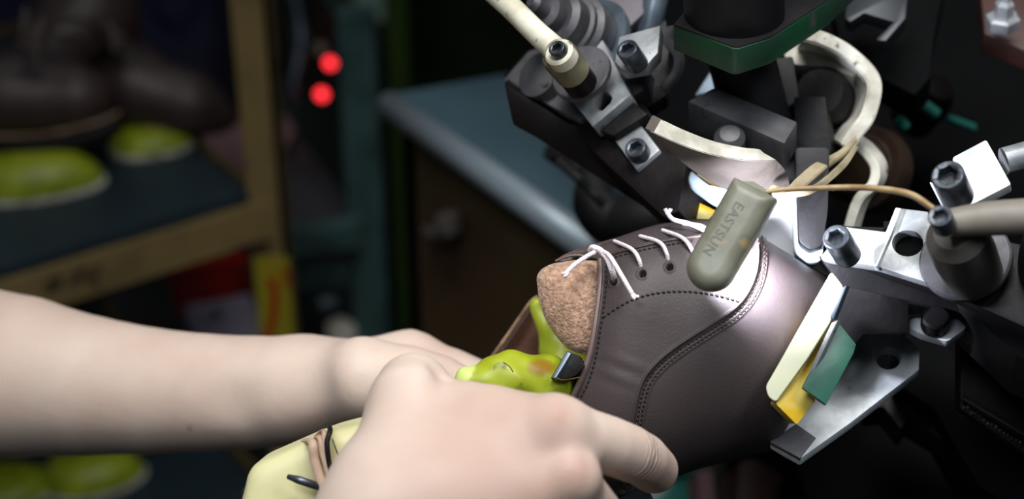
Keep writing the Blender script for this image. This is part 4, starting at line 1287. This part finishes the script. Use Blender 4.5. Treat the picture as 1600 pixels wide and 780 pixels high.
# rubber wedge and its holders
slab('cream_wedge', [(1299, 424), (1318, 448), (1298, 502), (1262, 560), (1212, 629), (1200, 620), (1196, 604), (1250, 510)], Pl(1255, 530, .579, (-.25, .15, .95)), .007, M['cream_rubber'], mc, rnd=6, bevel=.0018, seg=4)
slab('yellow_wedge', [(1300, 470), (1302, 520), (1258, 600), (1275, 626), (1245, 664), (1212, 631), (1262, 556)], Pl(1255, 570, .5825, (.15, .1, .98)), .007, M['yellow_rubber'], mc, rnd=4, bevel=.0012, seg=3)
slab('wedge_holder', [(1309, 502), (1338, 538), (1334, 552), (1291, 633), (1254, 606)], Pl(1295, 570, .577, (.10, .25, .95)), .0022, M['teal_plate'], mc, bevel=.0004)
slab('holder_spine', [(1299, 505), (1309, 500), (1259, 606), (1253, 604)], Pl(1280, 560, .5755, (-.6, .2, .8)), .003, M['steel'], mc, bevel=.0003)
slab('spine_cap', [(1309, 452), (1323, 446), (1302, 499), (1296, 496)], Pl(1310, 475, .5755, (-.6, .2, .8)), .003, M['steel_blue'], mc, bevel=.0003)
slab('dark_holder', [(1322, 448), (1420, 470), (1420, 520), (1352, 520), (1338, 536), (1300, 500)], Pl(1350, 490, .602, (.1, .1, .98)), .02, M['iron'], mc)
# lower frame
slab('lower_frame', [(1420, 500), (1500, 560), (1760, 700), (1760, 900), (1530, 760), (1460, 640), (1400, 600)], Pl(1550, 640, .68, (-.1, .3, .95)), .05, M['black'], mc)
slab('brown_guard', [(1500, 530), (1520, 520), (1760, 640), (1760, 820), (1500, 640)], Pl(1560, 600, .64, (-.05, .1, .98)), .01, M['iron_brown'], mc, bevel=.001)
slab('guard_edge', [(1506, 616), (1760, 760), (1760, 776), (1504, 624)], Pl(1560, 650, .632, (-.05, .6, .8)), .003, M['iron'], mc)
slab('step_plate', [(1352, 640), (1380, 636), (1408, 672), (1420, 655), (1530, 722), (1562, 680), (1560, 600), (1440, 580), (1350, 620)], Pl(1450, 650, .70, (-.1, .5, .85)), .02, M['iron'], mc, bevel=.0015)
for k in range(16):
    random.seed(k)
    u = 1506 + k * 6.3; v = 634 + k * 4.2 + random.uniform(-3, 3)
    disc('chain_rivet', u, v, .629, (-.2, .5, .84), random.uniform(1.4, 2.6), .002, M['bolt'], mc, seg=10)
# upper right dark parts
slab('bracket', [(1324, -20), (1420, -20), (1415, 28), (1384, 64), (1368, 62), (1396, 34), (1350, 20), (1328, 34), (1320, 28)], Pl(1370, 20, .70, (-.2, .5, .84)), .008, M['bracket'], mc, bevel=.0008)
slab('bracket_back', [(1290, -40), (1480, -40), (1460, 60), (1455, 120), (1430, 150), (1370, 120), (1310, 60)], Pl(1380, 60, .73, (-.2, .3, .93)), .03, M['black'], mc, bevel=.002)
slab('red_housing', [(1530, -40), (1760, -40), (1760, 130), (1600, 78), (1538, 52)], Pl(1580, 30, .72, (-.1, .6, .8)), .012, M['rust'], mc, bevel=.001)
lathe('hex_nut', P(1568, 24, .70), dirw(-.1, .75, .65), [(.0072, -.006), (.0075, -.005), (.0075, -.001), (.006, 0), (.0042, 0), (.0042, .006), (.0028, .008), (.0028, .010), (0, .010)], M['steel'], mc, seg=6, angle=20)
tg = P(1440, 185, .80)
for (A, B, r) in (((1434, 158, .78), (1462, 178, .785), 10), ((1404, 186, .77), (1416, 198, .772), 8), ((1462, 178, .80), (1520, 200, .82), 7)):  # teal blobs standing in for glints deep in the machine
    ptube('teal_glint', [A, tuple((np.array(A) + np.array(B)) / 2), B], r, M['teal_glass'], mc, n=10, seg=16)
lathe('valve', P(1455, 150, .80), dirw(.3, .5, .8), [(0, .01), (.008, .008), (.012, 0), (.012, -.02)], M['iron_brown'], mc)
# hose behind the arm
ptube('air_hose', [(858, 236, .86), (900, 262, .87), (925, 280, .86), (930, 320, .85), (960, 345, .85), (1010, 345, .84), (1060, 320, .84)], [14, 16, 30, 42, 46, 40], M['black_rubber'], mc, n=40, seg=20)
ptube('air_hose', [(870, 250, .83), (905, 280, .83), (925, 300, .82), (945, 322, .82)], [7, 8, 8, 8], M['iron'], mc, n=30, seg=12)

# beige cloth band twisted round the pad and belt
cb = thing('cloth_band', P(1265, 290, .62), 'twisted beige cloth band stretched between leather pad and belt loop', 'cloth band')
v_ = band('band_strip', [(1198, 306, .606), (1222, 314, .608), (1250, 300, .612), (1286, 268, .622), (1318, 244, .640), (1338, 222, .655)],
     [(6, -16, .004), (6, -20, .004), (-6, -20, .004), (-12, -12, .004), (-8, -6, .003), (-2, -8, .003)], .0022, M['strap'], cb)
band('band_fold', [(1206, 300, .604), (1240, 296, .607), (1272, 290, .614), (1310, 258, .632), (1336, 228, .65)],
     [(2, 10, .002), (2, 12, .002), (4, 8, .002), (8, 6, .002), (4, 2, .002)], .0018, M['strap'], cb)

# ------------------------------------------------------------------ little work lamp with its cable
lamp = thing('work_lamp', P(1140, 440, .55), 'small aged grey lamp with moulded lettering on a tan cable above the boot', 'lamp')
LN = (-.30, .16, .94)
LP = Pl(1135, 370, .556, LN)


def lampfn(G):
    X, Y, Z = G
    a, b = cp(1170, 316, .565), cp(1112, 418, .563)
    ax = (b - a) / np.linalg.norm(b - a); L = np.linalg.norm(b - a)
    nrm = np.array([LN[0], LN[1], -LN[2]]); nrm -= ax * (nrm @ ax); nrm /= np.linalg.norm(nrm); sd_ = np.cross(nrm, ax)
    def dot(v): return (X - a[0]) * v[0] + (Y - a[1]) * v[1] + (Z - a[2]) * v[2]
    x, s, z = dot(ax), dot(sd_), dot(nrm)
    R = .0088
    xx = np.maximum(x - L, 0)                         # round front end
    rad = np.sqrt(xx ** 2 + s ** 2) - R
    side = np.maximum(rad, -x - .0055)
    qz = np.abs(z) - .0062
    r = .0052
    return np.minimum(np.maximum(side + r, qz + r), 0) + np.sqrt(np.maximum(side + r, 0) ** 2 + np.maximum(qz + r, 0) ** 2) - r


lo, hi = box_of([(1168, 300, .565, 75), (1107, 424, .563, 62)], .004)
lh, _ = solid('lamp_head', lampfn, lo, hi, .0006, M['lamp_body'], lamp, it=3)
# lettering moulded in the top of the head
fc = bpy.data.curves.new('lettering', 'FONT'); fc.body = 'EASTSUN'; fc.size = .0052; fc.extrude = .00018; fc.align_x = 'CENTER'; fc.align_y = 'CENTER'; fc.space_character = 1.05
fo = bpy.data.objects.new('lettering_curve', fc); COL.objects.link(fo)
dg = bpy.context.evaluated_depsgraph_get()
fm = bpy.data.meshes.new_from_object(fo.evaluated_get(dg))
fv = np.array([v.co[:] for v in fm.vertices]); ff_ = [tuple(p.vertices) for p in fm.polygons]
bpy.data.objects.remove(fo); bpy.data.curves.remove(fc); bpy.data.meshes.remove(fm)
lbvh = BVHTree.FromPolygons([lh.data.vertices[i].co + lamp.location for i in range(len(lh.data.vertices))], [tuple(p.vertices) for p in lh.data.polygons])
r0 = (P(1130, 357, 1) - CAM).normalized(); hit, hn, _, _ = lbvh.ray_cast(CAM, r0)
if hn.dot(CAM - hit) < 0: hn = -hn
q1 = P(1153, 322, .55) - P(1107, 392, .55); tdir = -(q1 - hn * q1.dot(hn)).normalized(); tup = hn.cross(tdir).normalized()
if tup.x < 0: tup = -tup
wv = np.array([hit + tdir * float(x * .98) + tup * float(y) + hn * float(.0000 + z) for x, y, z in fv])
mk('lettering', wv, ff_, M['letter'], lh, smooth=False)
slab('end_cap', [(1158, 283), (1176, 282), (1206, 300), (1211, 312), (1200, 316), (1156, 292)], Pl(1180, 300, .563, (.1, .5, .86)), .008, M['lamp_body'], lamp, rnd=3, bevel=.001)
# LED lens on the underside, facing the boot
lc = P(1134, 396, .5715)
ldir = (P(1200, 400, .60) - lc).normalized()
disc_v = lathe('lamp_lens', lc, ldir, [(0, .0008), (.0044, .0008), (.0050, .0002), (.0050, -.003)], M['led_white'], lamp, seg=24)
sl = bpy.data.lights.new('work_lamp_led', 'AREA'); sl.shape = 'DISK'; sl.size = .010; sl.energy = .22; sl.spread = math.radians(125); sl.color = (.84, .86, 1.0)
so = bpy.data.objects.new('work_lamp_led', sl); COL.objects.link(so); so.location = lc + ldir * .0015
so.rotation_euler = ldir.to_track_quat('-Z', 'Y').to_euler()
so.parent = lamp; so.location = so.location - lamp.location
ptube('cable', [(1196, 300, .562), (1230, 296, .562), (1280, 294, .560), (1340, 293, .556), (1390, 297, .550), (1425, 305, .545), (1452, 322, .541), (1462, 330, .54)], [3.4, 4, 4.6, 5, 5.4, 5.4, 5.2, 4.6], M['cable'], lamp, n=60, seg=14)

# ------------------------------------------------------------------ things seen below the boot
fl = thing('storage_tub', P(1080, 830, 1.15), 'teal green plastic tub on the floor beneath the boot', 'tub')
slab('tub_wall', [(1020, 735), (1088, 738), (1098, 760), (1104, 800), (1110, 860), (990, 860), (1000, 780)], Pl(1060, 780, 1.12, (0, .3, .95)), .08, M['teal_glass'], fl, rnd=6)
slab('tub_rim', [(1016, 728), (1092, 731), (1094, 740), (1016, 738)], Pl(1060, 735, 1.11, (0, .3, .95)), .09, M['teal_plate'], fl)
prop(slab('red_carton', [(1158, 722), (1178, 716), (1222, 742), (1212, 790), (1190, 830), (1150, 830)], Pl(1190, 760, 1.0, (.1, .3, .94)), .05, M['rust'], rnd=5),
     'red-brown carton on the floor right of the teal tub', 'carton')
prop(slab('pink_carton', [(1092, 736), (1112, 732), (1120, 800), (1118, 850), (1100, 850)], Pl(1105, 780, 1.06, (.1, .3, .94)), .04, M['pink'], rnd=4),
     'dull pink carton squeezed between teal tub and dark gap', 'carton')
prop(slab('white_block', [(966, 779), (1000, 758), (1016, 768), (1030, 800), (990, 830), (960, 810)], Pl(995, 780, .64, (-.1, .5, .85)), .012, M['pad_blue'], rnd=3),
     'pale grey-white plate corner under the index finger', 'plate')
